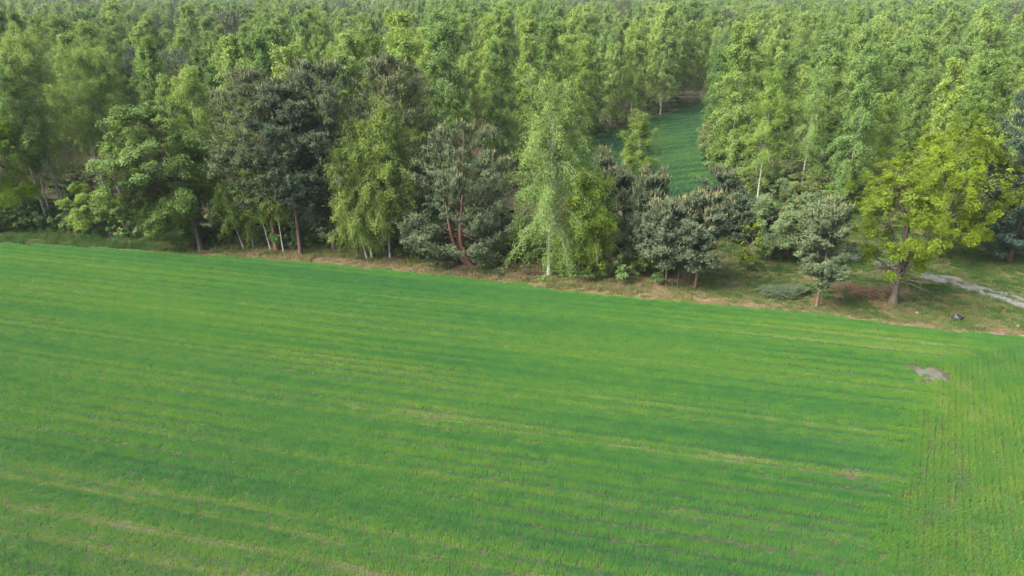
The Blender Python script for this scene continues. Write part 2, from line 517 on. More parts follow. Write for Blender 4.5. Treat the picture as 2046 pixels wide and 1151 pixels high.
def broadleaf(seed, h, w, cb=0.2, nleaf=24000, ls=0.14, nclump=70, lean=(0, 0), r0=None, spray=0.9, off=(0, 0), flat=0.55, lo=0.5, stems=1, dead=0, shell=0.55, csize=0.115, spires=0):
    """rounded crown: limbs run out to clumps, each clump is a set of leafy sprays"""
    rng = np.random.default_rng(seed)
    nleaf = int(nleaf * 1.35); ls = ls * 0.84; w_full = w; w = w * 0.84
    r0 = r0 or h * 0.02
    wood = []
    th = h * (cb + (1 - cb) * 0.55)
    lines = []
    for k in range(stems):
        a = rng.uniform(0, 2 * pi)
        l2 = (lean[0] + (0.22 * w * cos(a) if stems > 1 else 0), lean[1] + (0.22 * w * sin(a) if stems > 1 else 0))
        tp = trunk_line(rng, th, 0.02 * h, l2, 12)
        lines.append(tp)
        rr = r0 if stems == 1 else r0 * 0.6
        wood.append(tube(tp, np.linspace(1, 0.3, len(tp)) * rr + np.exp(-np.linspace(0, 1, len(tp)) * 25) * rr * 0.45, 9))
    zc = h * (cb + (1 - cb) * 0.5); hz = h * (1 - cb) * 0.46
    d = rdir(rng, nclump * 3)
    d = d[d[:, 2] > -lo - 0.35][:nclump]
    nclump = len(d)
    rad = rng.uniform(shell, 0.93, nclump) ** 0.7
    cc = np.stack([off[0] + lean[0] * 0.7 + d[:, 0] * rad * 0.5 * w, off[1] + lean[1] * 0.7 + d[:, 1] * rad * 0.5 * w, zc + d[:, 2] * rad * hz], -1)
    cc *= np.array([1, 1, 1.0]); cc += rng.normal(size=cc.shape) * 0.05 * w
    cr = csize * w * rng.uniform(0.55, 1.5, nclump)
    cc[:, 2] = np.maximum(cc[:, 2], 0.35 + cr * 0.5)
    nm = max(5, nclump // 9)
    mains = rng.choice(nclump, nm, replace=False)
    limb = []
    for i in mains:
        tp = lines[rng.integers(len(lines))]
        sfr = np.clip((cc[i, 2] / th) * rng.uniform(0.35, 0.75), 0.3 if cb > 0.1 else 0.05, 0.95)
        a0 = at_line(tp, np.array([sfr]))[0]
        t = np.linspace(0, 1, 8)[:, None]
        mid = (a0 + cc[i]) / 2 + np.array([0, 0, 0.10 * np.linalg.norm(cc[i] - a0)]) + rng.normal(size=3) * 0.05 * w
        pts = (1 - t) ** 2 * a0 + 2 * t * (1 - t) * mid + t ** 2 * cc[i] + rng.normal(size=(8, 3)) * 0.012 * w * np.sin(t * pi)
        limb.append(pts)
        wood.append(tube(pts, np.linspace(r0 * rng.uniform(0.28, 0.42), 0.02, 8), 5))
    LP = np.array([l_[2:7] for l_ in limb])
    for i in range(nclump):
        if i in mains:
            continue
        dd = np.linalg.norm(LP - cc[i], axis=-1)
        j = np.unravel_index(np.argmin(dd), dd.shape)
        a0 = LP[j]
        t = np.linspace(0, 1, 5)[:, None]
        mid = (a0 + cc[i]) / 2 + np.array([0, 0, 0.08 * np.linalg.norm(cc[i] - a0)]) + rng.normal(size=3) * 0.03 * w
        pts = (1 - t) ** 2 * a0 + 2 * t * (1 - t) * mid + t ** 2 * cc[i]
        wood.append(tube(pts, np.linspace(r0 * 0.13, 0.008, 5), 4))
    for i in range(dead):   # bare low branches
        a = rng.uniform(0, 2 * pi); z0 = h * rng.uniform(0.14, 0.30); ln = w * rng.uniform(0.18, 0.40)
        p = [np.array([0, 0, z0])]
        dv = np.array([cos(a), sin(a), rng.uniform(-0.1, 0.35)])
        for k in range(6):
            dv = dv + rng.normal(size=3) * 0.22 + np.array([0, 0, -0.10]); p.append(p[-1] + dv / np.linalg.norm(dv) * ln / 6)
        p = np.array(p); p[:, 2] = np.maximum(p[:, 2], 0.1)
        wood.append(tube(p, np.linspace(0.05, 0.01, 7), 4))
        for k in (2, 3, 4, 5):
            e = p[k] + rng.normal(size=3) * np.array([0.4, 0.4, 0.3]) + np.array([0, 0, -0.3]); e[2] = max(e[2], 0.1)
            wood.append(tube(np.stack([p[k], (p[k] + e) / 2 + rng.normal(size=3) * 0.06, e]), [0.02, 0.014, 0.006], 4))
    # sprays
    S = 7
    si = np.repeat(np.arange(nclump), S)
    outc = norm(cc - np.array([off[0] + lean[0] * 0.5, off[1] + lean[1] * 0.5, zc * 0.8]))
    sd = norm(rdir(rng, len(si)) + outc[si] * 0.7)
    sp = cc[si] + sd * (cr[si] * rng.uniform(0.2, 0.95, len(si)))[:, None] * np.array([1, 1, 0.8])
    sr = cr[si] * rng.uniform(0.35, 0.75, len(si)) * spray
    sn = norm(np.array([0, 0, 1.0]) + outc[si] * 0.7 + rdir(rng, len(si)) * (0.45 + spires))
    if spires:   # shoots that reach up and out of the crown
        k_ = rng.uniform(0, 1, len(si)) < 0.3
        sp[k_] += (outc[si][k_] * 0.7 + np.array([0, 0, 0.9])) * (cr[si][k_] * rng.uniform(0.3, 1.3, k_.sum()))[:, None]
        sr[k_] *= 0.7
    wgt = sr ** 2 * rng.gamma(2.5, 1, len(si))
    nn = rng.multinomial(nleaf, wgt / wgt.sum())
    li = np.repeat(np.arange(len(si)), nn)
    n = len(li)
    a = norm(np.cross(sn, rdir(rng, len(si)))); b = np.cross(sn, a)
    ph = rng.uniform(0, 2 * pi, n); rr = np.sqrt(rng.uniform(0, 1, n)) * sr[li]
    dr = a[li] * np.cos(ph)[:, None] + b[li] * np.sin(ph)[:, None]
    c = sp[li] + dr * rr[:, None] + sn[li] * (rng.normal(size=n) * sr[li] * 0.28 * (1.2 - flat))[:, None]
    c[:, 2] -= 0.35 * rr ** 2 / np.maximum(sr[li], 0.1)
    nrm = norm(sn[li] + outc[si[li]] * 0.5 + rdir(rng, n) * 0.6)
    ax = norm(dr + rdir(rng, n) * 0.6)
    ln = ls * rng.uniform(0.65, 1.35, n)
    V, F = leaf_quads(c, ax, nrm, ln, ln * 0.72)
    rnd = np.clip(0.15 + 0.4 * rng.uniform(0, 1, len(si))[li] + 0.35 * rng.uniform(0, 1, n), 0, 1)
    keep = V.reshape(-1, 3, 3)[:, :, 2].min(1) > 0.06
    return merge(wood), (V, F[keep], rnd[keep]), None

def tree_meshes(name, data, bark, leaf, extra=None):
    wood, lv, ex = data
    out = {'trunk': make_mesh(name + '_trunk', [(wood[0], wood[1], 0, None)], [M[bark]], smooth=True),
           'crown': make_mesh(name + '_crown', [(lv[0], lv[1], 0, lv[2])], [M[leaf]])}
    if ex is not None and extra:
        out['new_growth'] = make_mesh(name + '_growth', [(ex[0], ex[1], 0, ex[2])], [M[extra]])
    return out

def plant_tree(name, meshes, loc, label, cat='tree', group=None, rot=0.0, scale=1.0, tint=(1, 1, 1), sxy=1.0):
    e = bpy.data.objects.new(name, None)
    COL.objects.link(e)
    e.empty_display_size = 0.5
    e.location = (loc[0], loc[1], loc[2] if len(loc) > 2 else -0.03)
    e.rotation_euler = (0, 0, rot)
    e.scale = (scale * sxy, scale * sxy, scale)
    tag(e, label, cat, group)
    for k, me in meshes.items():
        o = bpy.data.objects.new(k, me)
        COL.objects.link(o)
        o.parent = e
        if k == 'new_growth':
            o['kind'] = 'stuff'
        if k == 'crown':
            o.color = (*tint, 1)
    return e

# ------------------------------------------------------------------ ground zones
DRILL = radians(-14.0)
EDGE_PX = [(-500, 455), (0, 487), (230, 498), (400, 509), (700, 531), (940, 557), (1200, 590), (1400, 607), (1640, 627), (1760, 646), (1900, 664), (2046, 672), (2300, 690)]
EDGE = np.array([G(*p) for p in EDGE_PX])
def edge_y(x):
    return np.interp(x, EDGE[:, 0], EDGE[:, 1])

# open ground (field, verge, clearing, back field); the wood is everything beyond it
OPEN = np.array([(-120, 78), (-47, 67.5), (-38, 65), (-29, 62.5), (-18, 63), (-5, 67), (0.5, 81), (8.5, 101.5), (22, 122), (36, 143), (38, 137), (26.5, 95), (24, 82), (28, 70), (38, 63), (47, 57), (70, 46), (120, 30), (120, -40), (-120, -40)])
def inside(poly, P):
    x, y = P[:, 0], P[:, 1]
    r = np.zeros(len(P), bool)
    n = len(poly)
    for i in range(n):
        x1, y1 = poly[i]; x2, y2 = poly[(i + 1) % n]
        c = ((y1 > y) != (y2 > y))
        xi = (x2 - x1) * (y - y1) / ((y2 - y1) if y2 != y1 else 1e-9) + x1
        r ^= c & (x < xi)
    return r

def noise2(seed, P, wl, octs=3):
    """smooth sum-of-waves noise in -1..1, wl = wavelength"""
    rng = np.random.default_rng(seed)
    out = np.zeros(len(P)); amp = 1; tot = 0
    for o in range(octs):
        for k in range(6):
            a = rng.uniform(0, 2 * pi); f = 2 * pi / wl * (2 ** o) * rng.uniform(0.7, 1.4)
            out += amp * np.sin(f * (P[:, 0] * cos(a) + P[:, 1] * sin(a)) + rng.uniform(0, 2 * pi))
        tot += amp * sqrt(6); amp *= 0.55
    return np.clip(out / tot * 1.2, -1, 1)

def sheet(name, pts_poly, z, mat, kind='structure'):
    me = bpy.data.meshes.new(name)
    me.from_pydata([(x, y, z) for x, y in pts_poly], [], [list(range(len(pts_poly)))])
    me.materials.append(mat)
    return obj(name, me, kind=kind)

# ground to the horizon
R = 4000
sheet('ground', [(-R, -R), (R, -R), (R, R), (-R, R)], 0.0, M['forest_floor'])
# verge between field and wood
vpoly = [(x, y - 0.6) for x, y in EDGE] + [(60, 46), (47, 57.5), (38, 63.5), (31, 71), (21, 76), (14, 72), (6, 66), (-6, 66), (-18, 63.5), (-29, 63), (-38, 65.5), (-47, 68), (-95, 76)]
sheet('verge', vpoly, 0.004, M['verge_soil'])
fpoly = [(x, y) for x, y in EDGE] + [(60, -15), (-80, -15)]
sheet('field', fpoly[::-1], 0.012, M['field_soil'])
back = [(0.5, 71), (2.2, 81), (9.3, 101.5), (22.5, 121.5), (36.5, 142), (40, 137), (29, 98), (26, 84), (24, 78), (20, 74.5), (12, 71)]
sheet('back_field', back[::-1], 0.010, M['field_soil'])

# ------------------------------------------------------------------ scattering with geometry nodes (grass-like masses)
def scatter(name, P, rot, scl, attrs, sources, label, cat, z=0.0, smear=None):
    n = len(P)
    me = bpy.data.meshes.new(name)
    me.vertices.add(n)
    zz = np.full(n, z) if np.isscalar(z) else z
    me.vertices.foreach_set('co', np.column_stack([P, zz]).astype(np.float32).ravel())
    a = me.attributes.new('rot', 'FLOAT_VECTOR', 'POINT'); a.data.foreach_set('vector', np.asarray(rot, np.float32).ravel())
    a = me.attributes.new('scl', 'FLOAT_VECTOR', 'POINT'); a.data.foreach_set('vector', np.asarray(scl, np.float32).ravel())
    for k, v in attrs.items():
        if k == 'idx':
            a = me.attributes.new(k, 'INT', 'POINT'); a.data.foreach_set('value', np.asarray(v, np.int32))
        else:
            a = me.attributes.new(k, 'FLOAT', 'POINT'); a.data.foreach_set('value', np.asarray(v, np.float32))
    src = bpy.data.collections.new(name + '_source')
    for i, sm in enumerate(sources):
        so = bpy.data.objects.new('%s_piece_%02d' % (name, i), sm)
        src.objects.link(so)
    o = obj(name, me, label=label, cat=cat, kind='stuff')
    ng = bpy.data.node_groups.new(name + '_scatter', 'GeometryNodeTree')
    ng.interface.new_socket('Geometry', in_out='INPUT', socket_type='NodeSocketGeometry')
    ng.interface.new_socket('Geometry', in_out='OUTPUT', socket_type='NodeSocketGeometry')
    gi = ng.nodes.new('NodeGroupInput'); go = ng.nodes.new('NodeGroupOutput')
    ip = ng.nodes.new('GeometryNodeInstanceOnPoints')
    ci = ng.nodes.new('GeometryNodeCollectionInfo')
    ci.inputs['Collection'].default_value = src
    ci.inputs['Separate Children'].default_value = True
    ci.inputs['Reset Children'].default_value = True
    def named(k, t):
        x = ng.nodes.new('GeometryNodeInputNamedAttribute'); x.data_type = t
        x.inputs['Name'].default_value = k
        return x.outputs['Attribute']
    ng.links.new(gi.outputs[0], ip.inputs['Points'])
    ng.links.new(ci.outputs[0], ip.inputs['Instance'])
    ip.inputs['Pick Instance'].default_value = True
    ng.links.new(named('idx', 'INT'), ip.inputs['Instance Index'])
    ng.links.new(named('rot', 'FLOAT_VECTOR'), ip.inputs['Rotation'])
    ng.links.new(named('scl', 'FLOAT_VECTOR'), ip.inputs['Scale'])
    ng.links.new(ip.outputs[0], go.inputs[0])
    md = o.modifiers.new('scatter', 'NODES')
    md.node_group = ng
    return o

def blades(rng, base, hgt, wid, lean):
    n = len(base)
    a = rng.uniform(0, 2 * pi, n)
    side = np.stack([np.cos(a), np.sin(a), 0 * a], -1)
    la = rng.uniform(0, 2 * pi, n)
    ld = np.stack([np.cos(la), np.sin(la), 0 * la], -1)
    w = np.asarray(wid).reshape(-1, 1) * 0.5
    m = base + ld * (hgt * lean * 0.25)[:, None]; m[:, 2] += hgt * 0.6
    t = base + ld * (hgt * lean)[:, None]; t[:, 2] += hgt * (1 - 0.35 * lean)
    V = np.stack([base - side * w, base + side * w, m + side * w * 0.85, m - side * w * 0.85, t], 1).reshape(-1, 3)
    i = np.arange(n)[:, None] * 5
    F = np.concatenate([i + np.array([[0, 1, 2]]), i + np.array([[0, 2, 3]]), i + np.array([[3, 2, 4]])])
    return V, F

def grass_patch(name, seed, size, n, h, rows, mat, width=0.014, lean=0.5):
    rng = np.random.default_rng(seed)
    x = rng.uniform(-size / 2, size / 2, n)
    if rows:
        y = (rng.integers(0, rows, n) + 0.5) / rows * size - size / 2 + rng.normal(size=n) * 0.014
    else:
        y = rng.uniform(-size / 2, size / 2, n)
    hg = h * rng.uniform(0.55, 1.1, n)
    V, F = blades(rng, np.stack([x, y, 0 * x], -1), hg, width * rng.uniform(0.7, 1.3, n), lean * rng.uniform(0.3, 1.3, n))
    r = np.tile(rng.uniform(0, 1, n), 3)
    return make_mesh(name, [(V, F, 0, r)], [mat])

rng = np.random.default_rng(7)
CD, SD = cos(DRILL), sin(DRILL)
def uv_of(P):
    return P[:, 0] * CD + P[:, 1] * SD, -P[:, 0] * SD + P[:, 1] * CD

# --- the main crop: every tuft is a short piece of one drill row
spu, spv = 0.40, 0.165
ux = np.arange(-70, 60, spu); vx = np.arange(5, 75, spv)
UU, VV = np.meshgrid(ux, vx)
row = np.repeat(np.arange(len(vx)), len(ux))
UU = UU.ravel() + rng.uniform(-0.10, 0.10, UU.size); VV = VV.ravel() + rng.uniform(-0.018, 0.018, UU.size) + 0.10 * np.sin(UU.ravel() * 0.11 + 1.0)
P = np.stack([UU * CD - VV * SD, UU * SD + VV * CD], -1)
ok = (P[:, 1] < edge_y(P[:, 0]) - 0.1 + 0.25 * noise2(3, P, 3.0)) & (P[:, 1] > 15) & (np.abs(P[:, 0]) < 0.78 * P[:, 1] + 5) & (P[:, 0] < 42)
P = P[ok]; U, V_ = UU[ok], VV[ok]; row = row[ok]
# vigour of each row: neighbouring rows of one seeder pass behave alike, some rows stand out
rr_ = np.random.default_rng(17)
rv = rr_.normal(size=len(vx) + 8)
sm = np.convolve(rv, [0.1, 0.35, 0.7, 0.35, 0.1], 'same'); sm2 = np.convolve(rr_.normal(size=len(vx) + 8), np.hanning(17) / 3.2, 'same')
rowv = (0.8 * sm + 0.9 * sm2)[row]
rowv = rowv * (0.65 + 0.35 * np.sin(U * 0.12 + row * 0.9))          # fades in and out along the row
n_fine = np.clip(rowv, -1.6, 1.6); n_mid = noise2(12, np.stack([U * 0.13, V_], -1), 6.0, 3); n_big = noise2(13, P, 26.0, 2); n_spot = noise2(14, P, 1.8, 2)
fur = np.zeros(len(vx)); k_ = 3  # dark furrows and light ridges: relief shading put into the tuft colour
while k_ < len(vx) - 4:
    a_ = rr_.uniform(0.35, 1.0); fur[k_] = 0.7 * a_; fur[k_ + 1] = a_; fur[k_ + 2] = -0.35 * a_; fur[k_ + 3] = -0.55 * a_; k_ += int(rr_.integers(4, 9))
furv = fur[row] * np.clip(0.65 + 0.6 * noise2(18, np.stack([U * 0.25, V_ * 0.4], -1), 8.0, 2), 0, 1.2)
lush_shade = 0.57 + 0.06 * rng.normal(size=len(P)) + 0.42 * furv + 0.12 * n_fine + 0.06 * n_mid + 0.06 * n_big + 0.07 * n_spot
hgt = 0.98 + 0.09 * rng.normal(size=len(P)) - 0.64 * furv + 0.18 * n_fine + 0.12 * n_mid + 0.08 * n_spot
# tree shade painted darker along the wood, yellower ground towards the right-hand end
def blob(px, py, rx, ry):
    gx, gy = G(px, py)
    du = (P[:, 0] - gx) * CD + (P[:, 1] - gy) * SD; dv = -(P[:, 0] - gx) * SD + (P[:, 1] - gy) * CD
    return np.exp(-(du / rx) ** 2 - (dv / ry) ** 2)
for (px, py, rx, ry, a) in [(650, 555, 14, 2.2, 0.30), (250, 610, 10, 2.0, -0.28), (620, 690, 9, 2.2, -0.35), (1600, 650, 7, 1.0, -0.45), (1820, 690, 5, 1.6, -0.40),
                            (1960, 850, 3.0, 4.5, -0.42), (1250, 615, 6, 0.9, -0.2), (850, 800, 7, 0.8, -0.22), (1700, 760, 8, 2.0, -0.18), (480, 830, 10, 1.0, -0.15),
                            (1600, 880, 7, 1.6, 0.30), (1300, 870, 8, 1.0, 0.25), (350, 960, 12, 2.0, 0.16), (1500, 1080, 10, 2.5, 0.15), (300, 690, 8, 1.2, 0.22), (1950, 1080, 4, 3, -0.12)]:
    lush_shade += 0.5 * a * blob(px, py, rx, ry)
# headland at the right: drilled across, open rows
hx, hy = G(1870, 770)
hd_u, hd_v = (P[:, 0] - hx) * CD + (P[:, 1] - hy) * SD, -(P[:, 0] - hx) * SD + (P[:, 1] - hy) * CD
hl_edge = np.interp(P[:, 1], [14, 20, 24, 28, 32, 35, 37.5, 39], [13.5, 14.5, 16.5, 19.5, 22.0, 24.5, 27.5, 33.0])
head = P[:, 0] > hl_edge + 0.9 * noise2(31, P, 5) + rng.normal(size=len(P)) * 0.5
# wheel marks, bent-blade sheen painted as pale colour: (px,py) it passes, half width, strength, u range
keep = np.ones(len(P)) 
marks = [(350, 1073, 0.17, 1.0, -60, 3), (1000, 1143, 0.17, 0.85, -60, 12), (150, 1092, 0.14, 0.7, -60, 2), (250, 975, 0.12, 0.55, -60, -3), (860, 838, 0.16, 0.9, -16, 22),
         (760, 812, 0.16, 0.55, -14, 2), (1500, 917, 0.16, 0.9, 2, 22), (1700, 938, 0.17, 1.0, 12, 17.5), (1350, 905, 0.10, 0.6, -2, 12), (1560, 962, 0.10, 0.55, 3, 18), (1810, 842, 0.16, 0.9, 17.5, 19.6),
         (380, 552, 0.14, 0.6, -60, 10), (900, 612, 0.10, 0.4, -30, 16), (1200, 640, 0.10, 0.4, -20, 20), (420, 790, 0.10, 0.4, -40, -5), (150, 715, 0.10, 0.5, -60, -10), (1100, 700, 0.09, 0.35, -10, 20), (1250, 800, 0.09, 0.4, -6, 20),
         (500, 640, 0.09, 0.35, -40, 0), (1650, 1000, 0.10, 0.4, 8, 20), (700, 925, 0.09, 0.3, -20, 4)]
for (px, py, hw, st_, u0, u1) in marks:
    gx, gy = G(px, py)
    vv = -gx * SD + gy * CD
    wob = 0.10 * np.sin(U * 0.23 + px) + 0.05 * np.sin(U * 0.71 + py)
    dd = np.abs(V_ - vv - wob)
    on = (U > u0) & (U < u1) & ~head
    f = np.exp(-(dd / (hw + 0.02)) ** 2) * on * st_ * (0.75 + 0.35 * np.sin(U * 0.9 + px) * np.sin(U * 0.37))
    hgt *= 1 - 0.60 * np.clip(f, 0, 1)
    lush_shade -= 0.52 * f
    keep -= 0.28 * f
# turning arcs and a bare patch near the field corner
ARCS = []
for (pts, hw, st_) in [([(1840, 800), (1858, 860), (1855, 920), (1835, 970), (1800, 1000)], 0.17, 0.8), ([(1880, 850), (1918, 900), (1922, 960), (1900, 1010), (1850, 1050)], 0.18, 0.8), ([(1700, 960), (1800, 985), (1900, 1000), (2046, 1020)], 0.18, 0.6), ([(1960, 980), (2046, 1000)], 0.2, 0.6), ([(1700, 640), (1800, 690), (1900, 700)], 0.2, 0.35)]:
    W_ = np.array([G(*p) for p in pts])
    tt = np.linspace(0, 1, 60); ln = np.linspace(0, 1, len(W_))
    C = np.stack([np.interp(tt, ln, W_[:, 0]), np.interp(tt, ln, W_[:, 1])], -1)
    ARCS.append((C, hw, st_))
    m = (P[:, 0] > 8)
    d = np.full(len(P), 9.0)
    d[m] = np.sqrt(((P[m][:, None] - C[None]) ** 2).sum(-1)).min(1)
    f = np.exp(-(d / hw) ** 2) * st_
    hgt *= 1 - 0.55 * f; lush_shade -= 0.12 * f; keep -= 0.5 * f
gx, gy = G(1856, 748)
dpatch = np.maximum(np.abs(P[:, 0] - gx) / 0.80, np.abs(P[:, 1] - gy) / 0.85) + 0.15 * n_spot
keep -= np.where(rng.uniform(0, 1, len(P)) < 0.82, 1.6, 0.45) * np.clip((1.25 - dpatch) * 2.5, 0, 1)
for px, py, rr in [(1960, 712, 1.1), (1880, 690, 0.7), (1700, 960, 0.9), (1890, 600 + 380, 0.7), (1750, 655, 0.6), (870, 830, 0.8)]:
    gx, gy = G(px, py)
    keep -= 0.45 * np.exp(-((P[:, 0] - gx) ** 2 + (P[:, 1] - gy) ** 2) / rr ** 2)
thin = np.clip(keep, 0, 1)
fi = thin > 0.10 + 0.30 * rng.uniform(0, 1, len(P))
hgt *= 0.55 + 0.45 * thin
lush_shade = np.clip(lush_shade, 0.12, 1.0); hgt = np.clip(hgt, 0.30, 1.35)
src = [grass_patch('crop_tuft_%d' % i, 100 + i, 0.50, 78, 0.23, 0, M['crop'], 0.016, 0.34) for i in range(6)]
for me in src:   # one row wide
    co = np.empty(len(me.vertices) * 3, np.float32); me.vertices.foreach_get('co', co); co = co.reshape(-1, 3); co[:, 1] *= 0.30; me.vertices.foreach_set('co', co.ravel()); me.update()
m = fi & ~head
n = m.sum()
flip = rng.integers(0, 2, n) * pi
scatter('cereal_crop', P[m], np.stack([0 * flip, 0 * flip, DRILL + flip + rng.normal(size=n) * 0.05], -1),
        np.stack([0.6 + 0.4 * thin[m], 0.6 + 0.4 * thin[m], hgt[m]], -1), {'idx': rng.integers(0, 6, n), 'lush_shade': lush_shade[m]}, src,
        'dense young green cereal crop drilled in long bands over the field', 'crop', z=0.012)
# headland rows
HR = radians(60)
CH, SH = cos(HR), sin(HR)
a = np.arange(-10, 75, 0.30); b = np.arange(-45, 5, 0.28)
A, Bv = np.meshgrid(a, b); A = A.ravel() + rng.uniform(-0.08, 0.08, A.size); Bv = Bv.ravel() + rng.normal(size=Bv.size) * 0.012
P = np.stack([A * CH - Bv * SH, A * SH + Bv * CH], -1)
hl_edge = np.interp(P[:, 1], [14, 20, 24, 28, 32, 35, 37.5, 39], [13.5, 14.5, 16.5, 19.5, 22.0, 24.5, 27.5, 33.0])
ok = (P[:, 1] < edge_y(P[:, 0]) - 0.15) & (P[:, 1] > 13) & (P[:, 0] < 44) & (P[:, 0] > hl_edge - 1.0 + 0.9 * noise2(31, P, 5) + rng.normal(size=len(P)) * 0.5) & (P[:, 0] < 0.8 * P[:, 1] + 9)
P = P[ok]
k2 = 0.98 - 0.18 * np.clip(noise2(41, P, 3.5), -0.3, 1) - 0.35 * np.exp(-((P[:, 0] - G(1965, 715)[0]) ** 2 + (P[:, 1] - G(1965, 715)[1]) ** 2) / 3.0)
pc_ = np.array(G(1856, 748)); ok = np.maximum(np.abs(P[:, 0] - pc_[0]), np.abs(P[:, 1] - pc_[1])) > 0.95
P = P[ok]; k2 = np.clip(k2[ok] + 0.1, 0.85, 1)
for C, hw, st_ in ARCS:
    d = np.sqrt(((P[:, None] - C[None]) ** 2).sum(-1)).min(1)
    k2 = k2 * (1 - 0.6 * st_ * np.exp(-(d / (hw * 1.1)) ** 2))
n = len(P)
lu = 0.41 + 0.10 * noise2(42, P, 9, 2) + 0.12 * noise2(43, P, 2.0, 2)
gx, gy = G(1965, 850); lu -= 0.14 * np.exp(-((P[:, 0] - gx) / 2.0) ** 2 - ((P[:, 1] - gy) / 6.0) ** 2)
gx, gy = G(1990, 680); lu += 0.16 * np.exp(-((P[:, 0] - gx) ** 2 + (P[:, 1] - gy) ** 2) / 9)
lu += 0.08 * np.clip((26 - P[:, 1]) / 6, 0, 1)
src = [grass_patch('row_tuft_%d' % i, 150 + i, 0.42, 110, 0.23, 0, M['crop'], 0.016, 0.40) for i in range(4)]
for me in src:   # squeeze tufts into a single row
    co = np.empty(len(me.vertices) * 3, np.float32); me.vertices.foreach_get('co', co); co = co.reshape(-1, 3); co[:, 1] *= 0.62; me.vertices.foreach_set('co', co.ravel()); me.update()
scatter('headland_crop', P, np.stack([np.zeros(n), np.zeros(n), np.full(n, HR) + rng.normal(size=n) * 0.06], -1),
        np.stack([np.ones(n), 0.55 + 0.45 * k2, np.clip(0.95 + 0.2 * noise2(44, P, 3), 0.5, 1.3) * (0.4 + 0.6 * k2)], -1), {'idx': rng.integers(0, 4, n), 'lush_shade': np.clip(lu, 0.12, 1)}, src,
        'thin yellow green cereal rows on the headland with soil between', 'crop', z=0.012)
# back field
bp = np.array(back)
x, y = np.meshgrid(np.arange(-14, 42, 0.55), np.arange(68, 142, 0.55))
P = np.stack([x.ravel(), y.ravel()], -1) + rng.uniform(-0.15, 0.15, (x.size, 2))
P = P[inside(bp, P)]
n = len(P)
BD = radians(28)
vb = -P[:, 0] * sin(BD) + P[:, 1] * cos(BD); ub = P[:, 0] * cos(BD) + P[:, 1] * sin(BD)
nb_ = noise2(51, np.stack([ub * 0.12, vb], -1), 2.6, 3)
src = [grass_patch('back_tuft_%d' % i, 170 + i, 0.75, 120, 0.34, 0, M['back_crop'], 0.030, 0.5) for i in range(4)]
tr_ = (np.abs(((vb + 1.5) % 9.0) - 4.5) < 0.22)
scatter('back_field_crop', P, np.stack([np.zeros(n), np.zeros(n), np.full(n, BD) + rng.integers(0, 2, n) * pi], -1),
        np.stack([np.ones(n), np.ones(n), np.clip(0.95 + 0.3 * nb_, 0.4, 1.4) * np.where(tr_, 0.45, 1)], -1), {'idx': rng.integers(0, 4, n), 'lush_shade': np.clip(0.68 + 0.45 * nb_, 0.1, 1.0)}, src,
        'shade-darkened blue green crop in the narrow field between the birch woods', 'crop', z=0.010)

# --- verge grass, green and dry mixed
vp = np.array(vpoly)
x, y = np.meshgrid(np.arange(-70, 50, 0.36), np.arange(38, 80, 0.36))
P = np.stack([x.ravel(), y.ravel()], -1) + rng.uniform(-0.16, 0.16, (x.size, 2))
TRACK = np.array([(50, 18), (44, 31), (39, 39.5), (36, 45), (33.2, 49.5), (29.5, 53.5), (25.5, 58.5), (22.5, 66), (21, 76)])
def track_dist(P):
    tt = np.linspace(0, 1, 160); ln = np.linspace(0, 1, len(TRACK))
    C = np.stack([np.interp(tt, ln, TRACK[:, 0]), np.interp(tt, ln, TRACK[:, 1])], -1)
    return np.sqrt(((P[:, None] - C[None]) ** 2).sum(-1)).min(1)
e = edge_y(P[:, 0])
ok = inside(vp, P) & (P[:, 1] > e + 0.05) & (np.abs(P[:, 0]) < 0.8 * P[:, 1] + 9)
P = P[ok]; e = e[ok]
td = track_dist(P)
de = P[:, 1] - e
dn = noise2(61, P, 4.0, 3)
# litter under the pines, bare strip along the field
piney = np.exp(-((P[:, 0] + 2) / 9.0) ** 2) * np.clip(de - 1.5, 0, 1) + np.exp(-((P[:, 0] - 11) / 4.5) ** 2) * np.clip(de - 1.6, 0, 1)
bare_r = np.exp(-((P[:, 0] - 27) / 5.0) ** 2) * (np.exp(-((de - 0.4) / 0.5) ** 2) * 0.75 + np.exp(-((P[:, 1] - 45.6) / 1.6) ** 2) * 0.35)
kp = 0.92 - 0.6 * piney - bare_r - 1.2 * ((td < 0.8 + 0.25 * noise2(64, P, 1.5)) & (P[:, 1] < 50.5)) - 0.5 * np.exp(-((de - 0.3) / 0.4) ** 2) * np.clip(0.4 + noise2(62, P, 5), 0, 1) * (P[:, 0] > -30)
kp += 1.0 * (td < 0.25)
m = rng.uniform(0, 1, len(P)) < kp
P = P[m]; de = de[m]; dn = dn[m]; td = td[m]
mp_ = []
for a_, b_ in zip(OPEN[4:13], OPEN[5:14]):
    k_ = int(np.linalg.norm(b_ - a_) * 9)
    t_ = rng.uniform(0, 1, k_)[:, None]
    mp_.append(a_ + t_ * (b_ - a_) + rng.normal(size=(k_, 2)) * 1.3)
mp_ = np.concatenate(mp_)
P = np.concatenate([P, mp_]); de = np.concatenate([de, np.full(len(mp_), 5.0)]); dn = np.concatenate([dn, noise2(63, mp_, 4.0, 3)])
n = len(P)
left = np.clip((-22 - P[:, 0]) / 8, 0, 1)
right = np.clip((P[:, 0] - 14) / 5, 0, 1)
lu = 0.42 + 0.22 * dn + 0.30 * left + 0.34 * right - 0.35 * np.exp(-((de - 0.35) / 0.6) ** 2) * (1 - left) + 0.1 * rng.normal(size=n)
src = [grass_patch('verge_tuft_%d' % i, 200 + i, 0.50, 60, 0.26, 0, M['verge'], 0.018, 0.8) for i in range(5)]
hs = np.clip(0.9 + 0.35 * dn + 0.5 * left - 0.25 * right, 0.35, 1.7) * np.where(rng.uniform(0, 1, n) < 0.14, 2.1, 1.0)
